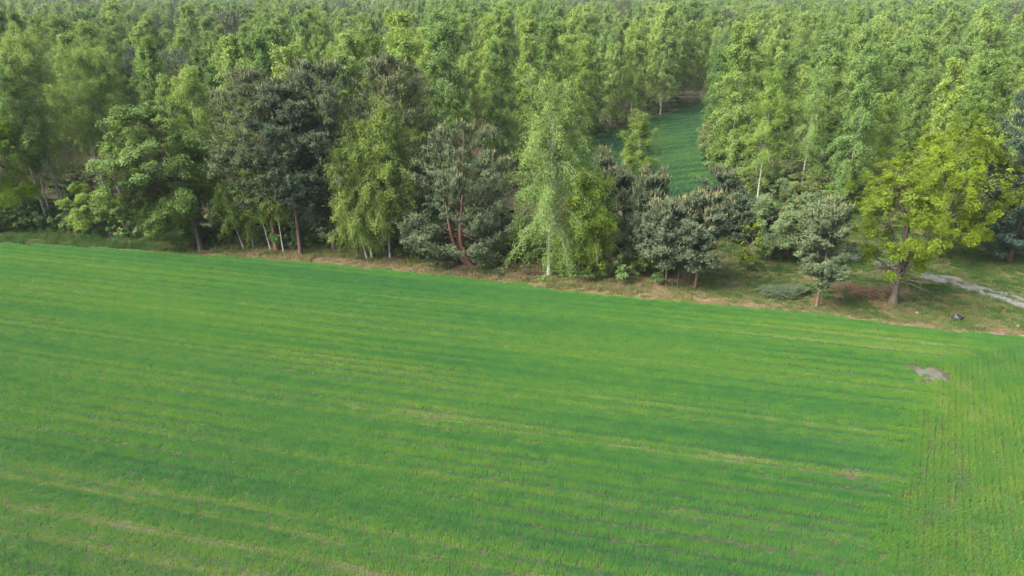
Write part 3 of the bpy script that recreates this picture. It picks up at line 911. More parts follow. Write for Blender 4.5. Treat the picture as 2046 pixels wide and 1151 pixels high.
scatter('verge_grass', P, np.stack([np.zeros(n), np.zeros(n), rng.uniform(0, 2 * pi, n)], -1),
        np.stack([np.ones(n), np.ones(n), hs], -1), {'idx': rng.integers(0, 5, n), 'lush_shade': np.clip(lu, 0.02, 1)}, src,
        'rough green and straw coloured grass along the edge of the wood', 'grass', z=0.004)

# ------------------------------------------------------------------ the farm track
def track_mat():
    m, nt = new_mat('track_gravel')
    L = nt.links
    at = N(nt, 'ShaderNodeAttribute', attribute_name='rnd')
    g = N(nt, 'ShaderNodeNewGeometry')
    n1 = N(nt, 'ShaderNodeTexNoise'); n1.inputs['Scale'].default_value = 5; n1.inputs['Detail'].default_value = 8
    L.new(g.outputs['Position'], n1.inputs['Vector'])
    r1 = ramp(nt, [(0.3, (0.05, 0.048, 0.046)), (0.55, (0.085, 0.082, 0.079)), (0.75, (0.118, 0.114, 0.11))])
    L.new(n1.outputs['Fac'], r1.inputs[0])
    r2 = ramp(nt, [(0.3, (0.035, 0.05, 0.015)), (0.7, (0.075, 0.08, 0.035))])
    L.new(n1.outputs['Fac'], r2.inputs[0])
    mx = N(nt, 'ShaderNodeMix', data_type='RGBA')
    ad = N(nt, 'ShaderNodeMath', operation='MULTIPLY_ADD'); L.new(n1.outputs['Fac'], ad.inputs[0]); ad.inputs[1].default_value = 1.0; ad.inputs[2].default_value = -0.55
    a2 = N(nt, 'ShaderNodeMath', operation='ADD', use_clamp=True); L.new(ad.outputs[0], a2.inputs[0]); L.new(at.outputs['Fac'], a2.inputs[1])
    L.new(a2.outputs[0], mx.inputs['Factor']); L.new(r1.outputs[0], mx.inputs['A']); L.new(r2.outputs[0], mx.inputs['B'])
    p = N(nt, 'ShaderNodeBsdfPrincipled'); p.inputs['Roughness'].default_value = 0.95
    L.new(mx.outputs['Result'], p.inputs['Base Color'])
    b = N(nt, 'ShaderNodeBump'); b.inputs['Strength'].default_value = 0.7; b.inputs['Distance'].default_value = 0.04
    L.new(n1.outputs['Fac'], b.inputs['Height']); L.new(b.outputs[0], p.inputs['Normal'])
    o = N(nt, 'ShaderNodeOutputMaterial'); L.new(p.outputs[0], o.inputs['Surface'])
    return m
tt = np.linspace(0, 1, 70); lnp = np.linspace(0, 1, len(TRACK))
C = np.stack([np.interp(tt, lnp, TRACK[:, 0]), np.interp(tt, lnp, TRACK[:, 1])], -1)
for _ in range(3):
    C[1:-1] = (C[:-2] + 2 * C[1:-1] + C[2:]) / 4
tg = norm(np.gradient(C, axis=0)); sdv = np.stack([-tg[:, 1], tg[:, 0]], -1)
off = np.linspace(-1.05, 1.05, 15)
prof = np.interp(np.abs(off), [0, 0.22, 0.55, 0.85, 1.05], [0.07, 0.055, 0.018, 0.02, 0.03])
wobr = np.random.default_rng(5)
Vt = np.concatenate([np.column_stack([C + sdv * (o_ + (0.25 * np.sin(tt * 40 + o_) * (abs(o_) > 1.5)))[:, None] if False else C + sdv * (o_ * (1 + 0.06 * np.sin(tt * 37 + np.sign(o_)) + 0.05 * np.sin(tt * 91)))[:, None], np.full(len(C), z_)]) for o_, z_ in zip(off, prof)])
nC = len(C)
Ft, Rt = [], []
for i in range(len(off) - 1):
    for j in range(nC - 1):
        Ft.append((i * nC + j, (i + 1) * nC + j, (i + 1) * nC + j + 1, i * nC + j + 1))
        om = abs((off[i] + off[i + 1]) / 2)
        Rt.append(0.7 if om < 0.2 else (0.05 if om < 0.85 else 0.7))
obj('farm_track', make_mesh('farm_track', [(Vt, np.array(Ft)[:, ::-1], 0, Rt)], [track_mat()], smooth=True), kind='structure')

# ------------------------------------------------------------------ trees: the front row, each its own
def place(px, py, top, wpx):
    X, Y = G(px, py)
    h = z_at(Y, top)
    w = wpx / FPX * depth_at(Y, (py + top) / 2)
    return X, Y, h, w

def birch_at(px, py, top, wpx, label, seed, leaf='birch_leaf', tint=(1, 1, 1), group=None, cat='birch', name='birch_tree', **kw):
    X, Y, h, w = place(px, py, top, wpx)
    d = birch(seed, h, w, **kw)
    return plant_tree(name, tree_meshes(name, d, 'birch_bark', leaf), (X, Y), label, cat, group, tint=tint)

birch_at(127, 432, 68, 175, 'tall birch with a clean white trunk at the left end of the wood edge', 1, cb=0.30, nleaf=26000, nb=70, r0=0.19, tint=(1.15, 1.08, 1.05))
birch_at(96, 447, 135, 95, 'slim leaning birch stem between the brown trunked lime tree and the tall white birch', 2, cb=0.45, nleaf=9000, lean=(-0.8, 0), nb=40, r0=0.14)
birch_at(103, 441, 100, 90, 'slim birch stem just behind the leaning one beside the tall white birch', 3, cb=0.45, nleaf=9000, nb=40, r0=0.13)
birch_at(248, 421, 108, 120, 'birch with bare lower trunk rising just right of the round green bush', 4, cb=0.48, nleaf=12000, nb=44, lean=(-0.9, 0.5), r0=0.15)
birch_at(243, 409, 96, 120, 'white stemmed birch behind the bare trunked one near the round green bush', 5, cb=0.5, nleaf=12000, nb=44, r0=0.15)
birch_at(214, 398, 92, 130, 'leafy birch standing directly behind the round green bush', 6, cb=0.45, nleaf=12000, nb=44, lean=(-1.0, 0), r0=0.14)
birch_at(12, 428, 88, 150, 'forked pale birch behind the bright lime green tree', 8, cb=0.35, nleaf=14000, nb=50, r0=0.16, tint=(1.0, 1.03, 1.0))
birch_at(428, 474, 128, 120, 'light green birch squeezed between the big rounded tree and the tall pine', 9, cb=0.30, nleaf=15000, nb=50, r0=0.13, tint=(1.15, 1.1, 1.0))
stem = 'thin young birch stem under the tall pine with drooping light leaves'
birch_at(488, 499, 372, 70, 'short birch stem leaning left with weeping yellow green leaves beneath the tall pine', 10, 'young_birch_leaf', cb=0.5, nleaf=3500, nb=22, lean=(-1.1, 0), droop=1.5, r0=0.075)
birch_at(506, 494, 388, 60, 'thin birch stem wrapped in leaves beneath the tall pine', 11, 'young_birch_leaf', cb=0.3, nleaf=3000, nb=22, droop=1.4, r0=0.07)
birch_at(541, 501, 335, 75, 'thin white birch stem leaning left in front of the tall pine trunk', 12, 'young_birch_leaf', cb=0.45, nleaf=4000, nb=24, lean=(-1.0, 0), r0=0.075)
birch_at(567, 506, 295, 95, 'thin birch with fresh leaves between the two reddish pine trunks', 13, 'young_birch_leaf', cb=0.40, nleaf=6500, nb=30, lean=(-0.3, 0), r0=0.08)
birch_at(743, 516, 240, 135, 'white birch in the middle of the bright multi stemmed clump', 14, 'young_birch_leaf', cb=0.16, nleaf=15000, nb=54, droop=1.2, r0=0.13)
birch_at(734, 518, 300, 120, 'birch leaning left at the near side of the bright multi stemmed clump', 15, 'young_birch_leaf', cb=0.16, nleaf=11000, nb=46, lean=(-1.5, -0.2), droop=1.2, r0=0.11)
birch_at(768, 509, 262, 95, 'thin birch stem at the back of the bright multi stemmed clump', 16, 'young_birch_leaf', cb=0.35, nleaf=8000, nb=40, droop=1.2, r0=0.09)
birch_at(779, 517, 212, 150, 'tallest forked birch of the bright multi stemmed clump', 17, 'young_birch_leaf', cb=0.24, nleaf=18000, nb=58, lean=(0.2, 0.2), droop=1.2, r0=0.13)
birch_at(1097, 550, 180, 196, 'large grey green weeping birch standing alone at the field edge', 18, cb=0.13, nleaf=27000, nb=84, droop=1.35, shape=0.95, r0=0.22, tint=(0.86, 0.88, 1.1))
birch_at(1154, 554, 340, 110, 'small yellow green birch beside the large weeping birch, left stem of two', 19, 'young_birch_leaf', cb=0.22, nleaf=12000, nb=46, lean=(0.2, 0), tint=(1.0, 1.0, 0.7), r0=0.08)
birch_at(1167, 554, 372, 125, 'small yellow green birch beside the large weeping birch, leaning right stem of two', 20, 'young_birch_leaf', cb=0.20, nleaf=12000, nb=46, lean=(0.9, 0), tint=(1.0, 1.0, 0.65), r0=0.08)
birch_at(1268, 425, 222, 104, 'bright young cone shaped birch standing before the narrow back field', 21, 'young_birch_leaf', cb=0.10, nleaf=15000, nb=60, droop=0.5, shape=0.55, r0=0.09)
birch_at(1513, 400, 140, 105, 'narrow birch with long visible white trunk at the right wood edge', 22, cb=0.22, nleaf=15000, nb=54, r0=0.14, tint=(1.1, 1.1, 0.9))
birch_at(1596, 405, 152, 112, 'thin topped birch with bare white trunk and crooked pale branches', 23, cb=0.30, nleaf=9000, nb=40, r0=0.14, tint=(1.1, 1.1, 0.95))

def pine_at(px, py, top, wpx, label, seed, tint=(1, 1, 1), bark='pine_bark', name='pine_tree', cat='pine', group=None, **kw):
    X, Y, h, w = place(px, py, top, wpx)
    d = pine(seed, h, w, **kw)
    return plant_tree(name, tree_meshes(name, d, bark, 'needle', 'candle'), (X, Y), label, cat, group, tint=tint)

pine_at(553, 501, 128, 172, 'tall broad pine with orange upper trunk above the thin birch stems', 31, cb=0.30, nshoot=6500, ragged=0.5, bark='orange_bark', lean=(-0.4, 0), r0=0.2, tint=(1.2, 1.14, 0.95))
pine_at(601, 508, 150, 150, 'dark pine with a straight brown trunk right of the tall broad pine', 32, cb=0.36, nshoot=4500, ragged=0.45, r0=0.17, tint=(0.68, 0.79, 0.86))
pine_at(668, 497, 110, 205, 'large blue grey pine with many pale tips behind the bright birch clump', 33, cb=0.16, nshoot=8000, ragged=0.4, candles=0.8, r0=0.2, tint=(1.1, 1.1, 1.05))
pine_at(805, 488, 100, 185, 'rounded grey brown pine rising behind the tallest clump birch', 34, cb=0.22, nshoot=6500, ragged=0.35, candles=0.3, r0=0.19, tint=(1.28, 1.12, 1.0))
pine_at(838, 520, 420, 70, 'little shaded pine left of the crooked twin trunked pine', 35, cb=0.25, nshoot=1200, candles=0.1, r0=0.06, tint=(0.8, 0.85, 0.8))
# the twin trunked pine
X, Y, h, w = place(938, 531, 245, 212)
def curve_pts(pts, n=16):
    p = np.array(pts, float); q = np.linspace(0, 1, len(p)); s = np.linspace(0, 1, n)
    o = np.stack([np.interp(s, q, p[:, i]) for i in range(3)], -1)
    for _ in range(2):
        o[1:-1] = (o[:-2] + 2 * o[1:-1] + o[2:]) / 4
    return o
t1 = curve_pts([(0, 0, 0), (-0.05, 0, 0.35 * 1), (-0.55, 0, 1.25), (-0.75, 0, 2.4), (-0.55, 0.1, 4.2), (-0.35, 0.1, 6.0), (-0.2, 0.2, h * 0.95)])
t2 = curve_pts([(0, 0, 0.1), (-0.45, -0.1, 0.5), (-0.95, -0.1, 1.3), (-1.25, -0.2, 2.3), (-1.5, -0.3, 3.6), (-1.7, -0.4, 5.4)])
d = pine(36, h, w, cb=0.20, nshoot=8500, trunk_pts=t1, wood_extra=[tube(t2, np.linspace(0.24, 0.07, 16), 8)], ragged=0.36, candles=0.7, r0=0.27, qexp=5.0)
plant_tree('pine_tree', tree_meshes('pine_tree', d, 'orange_bark', 'needle', 'candle'), (X, Y), 'spreading pine with two crooked reddish trunks at the field edge', 'pine', tint=(1.0, 1.02, 1.0))
pine_at(1203, 445, 288, 70, 'slim young pine behind the small yellow green birches', 37, cb=0.1, nshoot=1800, candles=0.9, r0=0.08, qexp=1.4)
pine_at(1228, 500, 330, 88, 'young pine between the yellow green birches and the pine cluster', 38, cb=0.1, nshoot=3200, candles=0.8, r0=0.1, qexp=1.7)
pine_at(1290, 545, 330, 98, 'tallest young pine at the left of the bristling pine cluster', 39, cb=0.12, nshoot=4200, candles=0.65, r0=0.12, qexp=1.8)
pine_at(1330, 572, 392, 92, 'candle tipped young pine, left trunk of three in the bristling pine cluster', 40, cb=0.34, nshoot=3600, candles=0.65, r0=0.09, sl=0.34, qexp=2.2)
pine_at(1354, 571, 415, 66, 'candle tipped young pine, thin middle trunk of three in the bristling cluster', 41, cb=0.35, nshoot=2200, candles=0.65, r0=0.07, sl=0.34, qexp=2.2)
pine_at(1388, 577, 388, 112, 'candle tipped young pine with reddish bare trunk, right of three in the cluster', 42, cb=0.34, nshoot=5000, candles=0.65, r0=0.10, sl=0.34, bark='orange_bark', lean=(0.35, 0), qexp=2.2)
pine_at(1426, 470, 335, 90, 'cone shaped young pine at the near corner of the narrow back field', 43, cb=0.08, nshoot=3000, candles=0.9, r0=0.09, qexp=1.5, tint=(0.95, 0.97, 0.95))
pine_at(1468, 480, 385, 80, 'small dark pine between the bristling cluster and the large grey green bush', 44, cb=0.08, nshoot=2200, candles=0.3, r0=0.08, qexp=1.6, tint=(0.75, 0.85, 0.85))
pine_at(1632, 613, 396, 92, 'single small grey green pine with a bare trunk beside the brush pile', 45, cb=0.28, nshoot=4000, candles=0.55, r0=0.12, bark='pine_bark', qexp=2.0, tint=(1.08, 1.1, 1.08))
for (X, Y, h, w, sd_, lab) in [(40.6, 54.0, 14.6, 8.0, 46, 'dark blue pine beyond the farm track'), (46.5, 57.5, 14.0, 8.0, 47, 'second dark blue pine beyond the farm track, set further back')]:
    d = pine(sd_, h, w, cb=0.06, nshoot=7000, candles=0.35, r0=0.17, ragged=0.3)
    plant_tree('pine_tree', tree_meshes('pine_tree', d, 'pine_bark', 'needle', 'candle'), (X, Y), lab, 'pine', tint=(0.62, 0.78, 0.95))

def broad_at(px, py, top, wpx, label, seed, leaf, bark='oak_bark', tint=(1, 1, 1), name='broadleaf_tree', cat='tree', **kw):
    X, Y, h, w = place(px, py, top, wpx)
    d = broadleaf(seed, h, w, **kw)
    return plant_tree(name, tree_meshes(name, d, bark, leaf), (X, Y), label, cat, tint=tint)

broad_at(403, 502, 186, 235, 'big rounded mid green tree with foliage down to the ground', 51, 'broad_leaf', nleaf=62000, nclump=150, cb=0.05, off=(-2.0, 0.6), lean=(-0.9, 0.3), r0=0.2, ls=0.18, lo=0.95, shell=0.35, tint=(1.25, 1.18, 1.1))
broad_at(68, 453, 222, 185, 'bright lime green tree with leaning brown trunk at the left end of the wood', 52, 'oak_leaf', nleaf=34000, nclump=90, cb=0.10, off=(-1.0, -0.3), lean=(-1.4, 0), r0=0.17, ls=0.18, flat=0.7, tint=(1.05, 1.2, 1.0), lo=0.8, spires=0.3)
broad_at(190, 468, 362, 122, 'round green bush among the birches with a brighter top', 53, 'broad_leaf', nleaf=15000, nclump=56, cb=0.0, stems=4, r0=0.06, ls=0.14, shell=0.3, tint=(1.6, 1.4, 0.9), lo=0.9, name='bush', cat='bush', bark='brown_twig')
broad_at(1575, 517, 352, 190, 'large rounded grey green bush behind the single small pine', 54, 'grey_leaf', nleaf=42000, nclump=110, cb=0.0, stems=6, r0=0.1, ls=0.16, shell=0.4, lo=0.9, name='bush', cat='bush', bark='brown_twig')
broad_at(1492, 540, 430, 62, 'small yellow green shrub right of the bristling pine cluster', 55, 'oak_leaf', nleaf=4500, nclump=24, cb=0.05, stems=3, r0=0.05, ls=0.12, lo=0.8, name='shrub', cat='shrub', bark='brown_twig')
X, Y, h, w = place(1784, 607, 305, 235)
d = broadleaf(56, h, w, cb=0.13, nleaf=24000, nclump=125, off=(-0.6, 0.4), lean=(-0.35, 0.0), r0=0.25, ls=0.15, flat=0.4, lo=0.55, dead=14, shell=0.4, csize=0.085, spires=0.5)
plant_tree('oak_tree', tree_meshes('oak_tree', d, 'oak_bark', 'oak_leaf'), (X, Y), 'yellow green oak with stout trunk and bare low branches by the brush pile', 'oak', tint=(0.88, 0.88, 1.0))
d = broadleaf(57, 11.6, 10.0, cb=0.08, nleaf=37000, nclump=160, off=(0.3, -0.3), r0=0.25, ls=0.155, flat=0.4, lo=0.8, shell=0.45, csize=0.08, spires=0.5)
plant_tree('oak_tree', tree_meshes('oak_tree', d, 'oak_bark', 'oak_leaf'), (34.9, 54.6), 'larger bright yellow green oak across the farm track', 'oak', rot=0.4, tint=(0.95, 0.95, 1.0))

# ------------------------------------------------------------------ the woods: individuals nearest the edges, one mass beyond
BV = [birch(300 + i, 15.0, w_, cb=c_, nleaf=14000, ls=0.165, nb=60, droop=dr, r0=0.14, shape=sh_, sides=6)
      for i, (w_, c_, dr, sh_) in enumerate([(4.3, 0.18, 1.0, 0.86), (3.8, 0.22, 1.1, 0.80), (5.0, 0.18, 0.9, 0.92), (3.5, 0.24, 0.9, 0.74), (4.5, 0.08, 1.1, 0.88), (4.1, 0.28, 1.0, 0.82), (5.2, 0.22, 1.1, 0.96), (4.0, 0.06, 0.8, 0.72)])]
BM = [tree_meshes('wood_birch_%d' % i, d, 'birch_bark', 'birch_leaf') for i, d in enumerate(BV)]
PV = [pine(320 + i, 14.0, w_, cb=c_, nshoot=2000, candles=0.4, r0=0.17, sl=0.38, nb7=7) for i, (w_, c_) in enumerate([(6.0, 0.35), (5.0, 0.30), (6.8, 0.42)])]
PM = [tree_meshes('wood_pine_%d' % i, d, 'pine_bark', 'needle', 'candle') for i, d in enumerate(PV)]
LV = [broadleaf(340 + i, 14.0, w_, cb=0.18, nleaf=11000, nclump=60, ls=0.24, r0=0.2) for i, w_ in enumerate([8.0, 6.5, 7.2])]
LM = [tree_meshes('wood_broadleaf_%d' % i, d, 'oak_bark', 'broad_leaf') for i, d in enumerate(LV)]
LY = [{'trunk': m_['trunk'], 'crown': make_mesh('wood_lime_%d' % i, [(LV[i][1][0], LV[i][1][1], 0, LV[i][1][2])], [M['young_birch_leaf']])} for i, m_ in enumerate(LM)]

rng = np.random.default_rng(21)
taken = [np.array([o.location.x, o.location.y]) for o in COL.objects if o.type == 'EMPTY']

def by_top(px, py, h):
    return G(px, py, h)

# pines and broadleaves seen standing out of the birch mass
special = []
SPECIAL_LABEL = {(345, 96): 'dark pine top rising just behind the big rounded tree', (262, 84): 'grey pine poking up between birches behind the bare trunked birch',
    (470, 128): 'small grey pine behind the tall broad pine, below the overhead wires', (1500, 60): 'dark pine in the gap at the far corner of the narrow back field',
    (325, 48): 'tall bright yellow green broadleaf tree beside the gap with the overhead wires', (362, 85): 'smaller bright yellow green broadleaf tree in front of the tall one by the wires',
    (765, 18): 'tall pointed bright green tree rising behind the rounded grey brown pine', (815, 70): 'lower bright green tree touching the rounded grey brown pine',
    (640, 82): 'deep green round tree behind the large blue grey pine'}
for (px, py, h, wsc) in [(345, 96, 13.5, 1.0), (262, 84, 14.0, 0.9), (470, 128, 13.0, 0.8), (250, 42, 15.0, 0.9), (288, 47, 15.0, 0.8), (392, 30, 15.0, 1.0), (640, 36, 15.5, 0.9), (820, 18, 16.0, 0.9), (930, 8, 17.0, 1.2), (952, 17, 16.5, 0.9), (985, 13, 16.5, 1.0), (1020, 22, 16.0, 0.9),
                         (1135, 2, 17.5, 1.2), (1165, 4, 17.5, 1.1), (1390, 8, 17.3, 1.2), (1450, 12, 17.0, 1.2), (1500, 60, 14.5, 0.9), (60, 20, 16.0, 1.0), (1330, 3, 17.6, 1.1), (2040, 4, 17.5, 1.0)]:
    x_, y_ = by_top(px, py, h)
    special.append(('p', x_, y_, h, wsc, SPECIAL_LABEL.get((px, py))))
for (px, py, h, wsc, yel) in [(325, 48, 14.5, 0.9, 1), (362, 85, 12.5, 0.7, 1), (765, 18, 16.0, 0.9, 1), (815, 70, 14.0, 0.8, 1), (640, 82, 13.5, 0.9, 0), (465, 2, 17.2, 1.0, 0), (1085, 2, 17.0, 0.9, 0), (1690, 2, 17.3, 1.1, 0), (1790, 4, 17.0, 1.2, 0), (1660, 10, 16.8, 0.9, 0), (1920, 30, 15.5, 0.8, 0), (500, 15, 16.5, 0.9, 1)]:
    x_, y_ = by_top(px, py, h)
    special.append(('y' if yel else 'b', x_, y_, h, wsc, SPECIAL_LABEL.get((px, py))))
for k, x_, y_, h, wsc, slab in special:
    taken.append(np.array([x_, y_]))

WA, WB = np.array(G(250, 117, 9.3)), np.array(G(640, 103, 9.3))
# candidate stand places by dart throwing, nearest first
cand = []
cell = {}
def try_add(x_, y_, dmin):
    ci, cj = int(x_ // 4), int(y_ // 4)
    for i in range(ci - 1, ci + 2):
        for j in range(cj - 1, cj + 2):
            for q_ in cell.get((i, j), ()):
                if (q_[0] - x_) ** 2 + (q_[1] - y_) ** 2 < dmin * dmin:
                    return False
    cell.setdefault((ci, cj), []).append((x_, y_))
    return True
for t_ in taken:
    try_add(t_[0], t_[1], 0.0)
YMAX = 400
for (y0, y1, dmin, cnt) in [(40, 150, 4.7, 16000), (150, 250, 5.1, 16000), (250, YMAX, 5.2, 22000), (YMAX, 800, 6.2, 30000)]:
    yy = rng.uniform(y0, y1, cnt); xx = rng.uniform(-1, 1, cnt) * (0.80 * yy + 14)
    C_ = np.stack([xx, yy], -1)
    fo = ~inside(OPEN, C_)
    wt = np.clip(((C_ - WA) @ (WB - WA)) / ((WB - WA) @ (WB - WA)), 0, 1)
    wd_ = C_ - (WA + wt[:, None] * (WB - WA))
    fo &= ~((np.abs(wd_[:, 1]) < 9) & (C_[:, 1] < WA[1] + 8) & (np.linalg.norm(wd_, axis=1) < 9) & (C_[:, 0] > G(380, 117, 9.3)[0]) & (C_[:, 0] < G(520, 108, 9.3)[0]))
    for x_, y_ in C_[fo]:
        if try_add(x_, y_, dmin):
            cand.append((x_, y_))
cand = np.array(cand)
hh = 14.6 + 1.9 * noise2(71, cand, 60, 2) + np.clip(rng.normal(size=len(cand)), -1.9, 1.2) * np.where(cand[:, 1] < 150, 2.2, 1.7) + 0.6 * np.clip((cand[:, 1] - 250) / 150, 0, 1) + 0.9 * np.clip((cand[:, 1] - 130) / 150, 0, 1)
# how much of each tree shows: near ones and those along the open edges first
dist = np.hypot(cand[:, 0], cand[:, 1])
infr = np.abs(cand[:, 0]) < 0.735 * cand[:, 1] + 2
def line_dist(P, A):
    best = np.full(len(P), 1e9)
    for a_, b_ in zip(A[:-1], A[1:]):
        ab = b_ - a_; t_ = np.clip(((P - a_) @ ab) / (ab @ ab), 0, 1)
        best = np.minimum(best, np.linalg.norm(P - (a_ + t_[:, None] * ab), axis=1))
    return best
ed = line_dist(cand, OPEN[:18])
score = dist + 1.6 * np.minimum(ed, 25) + np.where(infr, 0, 1000)
order = np.argsort(score)
NB = 262
indiv = np.zeros(len(cand), bool); indiv[order[:NB]] = True
rowline = OPEN[4:11]
for i in order[:NB]:
    x_, y_ = cand[i]; h = hh[i]
    k = rng.integers(len(BM))
    P1 = np.array([[x_, y_]])
    if line_dist(P1, OPEN[4:10])[0] < 4.0 and y_ > 72:
        lab, grp = 'tall birch in the close row along the far side of the narrow back field', 'birches lining the narrow back field'; h += 0.8
    elif x_ > 24 and x_ / y_ > 0.25:
        lab, grp = 'slender birch in the crowded wood behind the oaks and the large bush', 'birches of the wood behind the oaks'
    elif x_ < -16 and y_ < 100 + 0.0 * x_:
        lab, grp = 'slender birch in the crowded wood behind the big rounded tree and tall pines', 'birches of the wood behind the edge trees'
    else:
        lab, grp = 'slender birch deeper in the wood beyond the edge trees', 'birches deeper in the wood'
    if ed[i] < 5 and x_ > 22 and y_ < 125:
        k = [4, 7, 4, 0][rng.integers(4)]
    s = h / 15.0
    t_ = rng.normal(size=2) * 0.06
    plant_tree('birch_tree', BM[k], (x_, y_), lab, 'birch', grp, rot=rng.uniform(0, 2 * pi), scale=s, sxy=rng.uniform(0.85, 1.15), tint=(1 + t_[0], 1 + t_[0] * 0.5, 1 + t_[1]))
for k, x_, y_, h, wsc, slab in special:
    r_ = rng.uniform(0, 2 * pi)
    if k == 'p':
        plant_tree('pine_tree', PM[rng.integers(3)], (x_, y_), slab or 'dark pine standing among the birches deep in the wood', 'pine', None if slab else 'dark pines among the birches', rot=r_, scale=h / 14.0, sxy=wsc, tint=(0.9, 0.92, 1.0))
    elif k == 'b':
        plant_tree('broadleaf_tree', LM[rng.integers(3)], (x_, y_), slab or 'rounded deep green broadleaf tree among the birches deep in the wood', 'tree', None if slab else 'deep green broadleaves in the wood', rot=r_, scale=h / 14.0, sxy=wsc)
    else:
        plant_tree('broadleaf_tree', LY[rng.integers(3)], (x_, y_), slab or 'bright yellow green broadleaf tree deep in the birch wood', 'tree', None if slab else 'bright broadleaves in the wood', rot=r_, scale=h / 14.0, sxy=wsc)

# the mass of the wood beyond
def one_mesh(name, data, mats):
    wood, lv, ex = data
    LVV = lv[0].reshape(-1, lv[1].shape[1], 3)
    sel = np.random.default_rng(3).permutation(len(LVV))[:len(LVV) // 2]
    LVV = LVV[sel]; cen = LVV.mean(1, keepdims=True); LVV = cen + (LVV - cen) * 1.38
    parts = [(wood[0], wood[1], 0, None), (LVV.reshape(-1, 3), np.arange(LVV.shape[0] * LVV.shape[1]).reshape(-1, LVV.shape[1]), 1, lv[2][:len(sel)])]
    if ex is not None and len(mats) > 2:
        parts.append((ex[0], ex[1], 2, ex[2]))
    return make_mesh(name, parts, mats)
src = [one_mesh('far_birch_%d' % i, d, [M['birch_bark'], M['birch_leaf']]) for i, d in enumerate(BV)]
src += [one_mesh('far_pine_%d' % i, d, [M['pine_bark'], M['needle'], M['candle']]) for i, d in enumerate(PV)]
src += [one_mesh('far_broad_%d' % i, d, [M['oak_bark'], M['broad_leaf']]) for i, d in enumerate(LV)]
Pm = cand[~indiv]; hm = hh[~indiv]; n = len(Pm)
kind = rng.integers(0, 8, n)
pn = noise2(81, Pm, 55, 2)
isp = (rng.uniform(0, 1, n) < 0.02 + 0.30 * (pn > 0.65)) & (Pm[:, 1] > 120)
isb = (rng.uniform(0, 1, n) < 0.09) & ~isp
kind = np.where(isp, 8 + rng.integers(0, 3, n), np.where(isb, 11 + rng.integers(0, 3, n), kind))
sc_ = hm / 15.0 * np.where(kind >= 8, 15 / 14.0, 1)
sxy = sc_ * rng.uniform(0.85, 1.15, n)
scatter('distant_wood', Pm, np.stack([np.zeros(n), np.zeros(n), rng.uniform(0, 2 * pi, n)], -1), np.stack([sxy, sxy, sc_], -1), {'idx': kind}, src,
        'mass of green birch wood stretching back to the horizon', 'wood', z=-0.03)
print('forest', len(cand), 'individual', indiv.sum(), round(time.time() - T0, 1))

# ------------------------------------------------------------------ low growth inside the wood's edge
UV_ = [broadleaf(360 + i, 1.0, w_, cb=0.0, nleaf=1400, nclump=22, ls=0.11, stems=3, r0=0.02, lo=0.9) for i, w_ in enumerate([1.2, 1.5, 1.0])]
src = [one_mesh('low_bush_%d' % i, d, [M['brown_twig'], M['broad_leaf']]) for i, d in enumerate(UV_)]
cnt = 20000
yy = rng.uniform(44, 145, cnt); xx = rng.uniform(-1, 1, cnt) * (0.78 * yy + 4)
P = np.stack([xx, yy], -1)
ed = line_dist(P, OPEN[:18]); fo = ~inside(OPEN, P)
front = (P[:, 1] > edge_y(P[:, 0]) + 2.6) & (P[:, 1] < 66) & ~fo & (P[:, 0] < 13) & (noise2(91, P, 5) > -0.15)
prob = np.where(fo, 0.75 * np.exp(-ed / 5.0), 0) * np.clip(0.6 + noise2(92, P, 7), 0.1, 1) + 0.5 * front
P = P[rng.uniform(0, 1, cnt) < prob]
n = len(P)
s_ = rng.uniform(0.5, 1.0, n) * np.where(rng.uniform(0, 1, n) < 0.25, 2.6, 1.3)
scatter('undergrowth', P, np.stack([np.zeros(n), np.zeros(n), rng.uniform(0, 2 * pi, n)], -1), np.stack([s_, s_, s_], -1), {'idx': rng.integers(0, 3, n)}, src,
        'low leafy undergrowth along the foot of the wood', 'undergrowth', z=0.0)

# ------------------------------------------------------------------ small things on the verge
def plain_mat(name, col, rough=0.8, spec=0.3, bump=0.0):
    m, nt = new_mat(name)
    p = N(nt, 'ShaderNodeBsdfPrincipled'); p.inputs['Roughness'].default_value = rough; p.inputs['Specular IOR Level'].default_value = spec
    g = N(nt, 'ShaderNodeTexCoord'); n1 = N(nt, 'ShaderNodeTexNoise'); n1.inputs['Scale'].default_value = 9; n1.inputs['Detail'].default_value = 5
    nt.links.new(g.outputs['Object'], n1.inputs['Vector'])
    r = ramp(nt, [(0.3, tuple(c * 0.65 for c in col)), (0.7, tuple(min(1, c * 1.25) for c in col))])
    nt.links.new(n1.outputs['Fac'], r.inputs[0]); nt.links.new(r.outputs[0], p.inputs['Base Color'])
    if bump:
        b = N(nt, 'ShaderNodeBump'); b.inputs['Strength'].default_value = bump; b.inputs['Distance'].default_value = 0.03
        nt.links.new(n1.outputs['Fac'], b.inputs['Height']); nt.links.new(b.outputs[0], p.inputs['Normal'])
    o = N(nt, 'ShaderNodeOutputMaterial'); nt.links.new(p.outputs[0], o.inputs['Surface'])
    return m
M['bag'] = plain_mat('black_plastic', (0.010, 0.012, 0.016), 0.5, 0.3, 0.4)
M['stone'] = plain_mat('pale_stone', (0.22, 0.21, 0.19), 0.85, 0.3, 0.5)
M['cut_wood'] = plain_mat('cut_wood', (0.34, 0.28, 0.2), 0.8)
M['wire'] = plain_mat('wire_metal', (0.4, 0.41, 0.42), 0.45, 0.5)
M['pole'] = plain_mat('pole_wood', (0.12, 0.1, 0.085), 0.9)

def empty(name, loc, label, cat, group=None, rot=0.0):
    e = bpy.data.objects.new(name, None); COL.objects.link(e); e.location = loc; e.rotation_euler = (0, 0, rot); tag(e, label, cat, group)
    return e

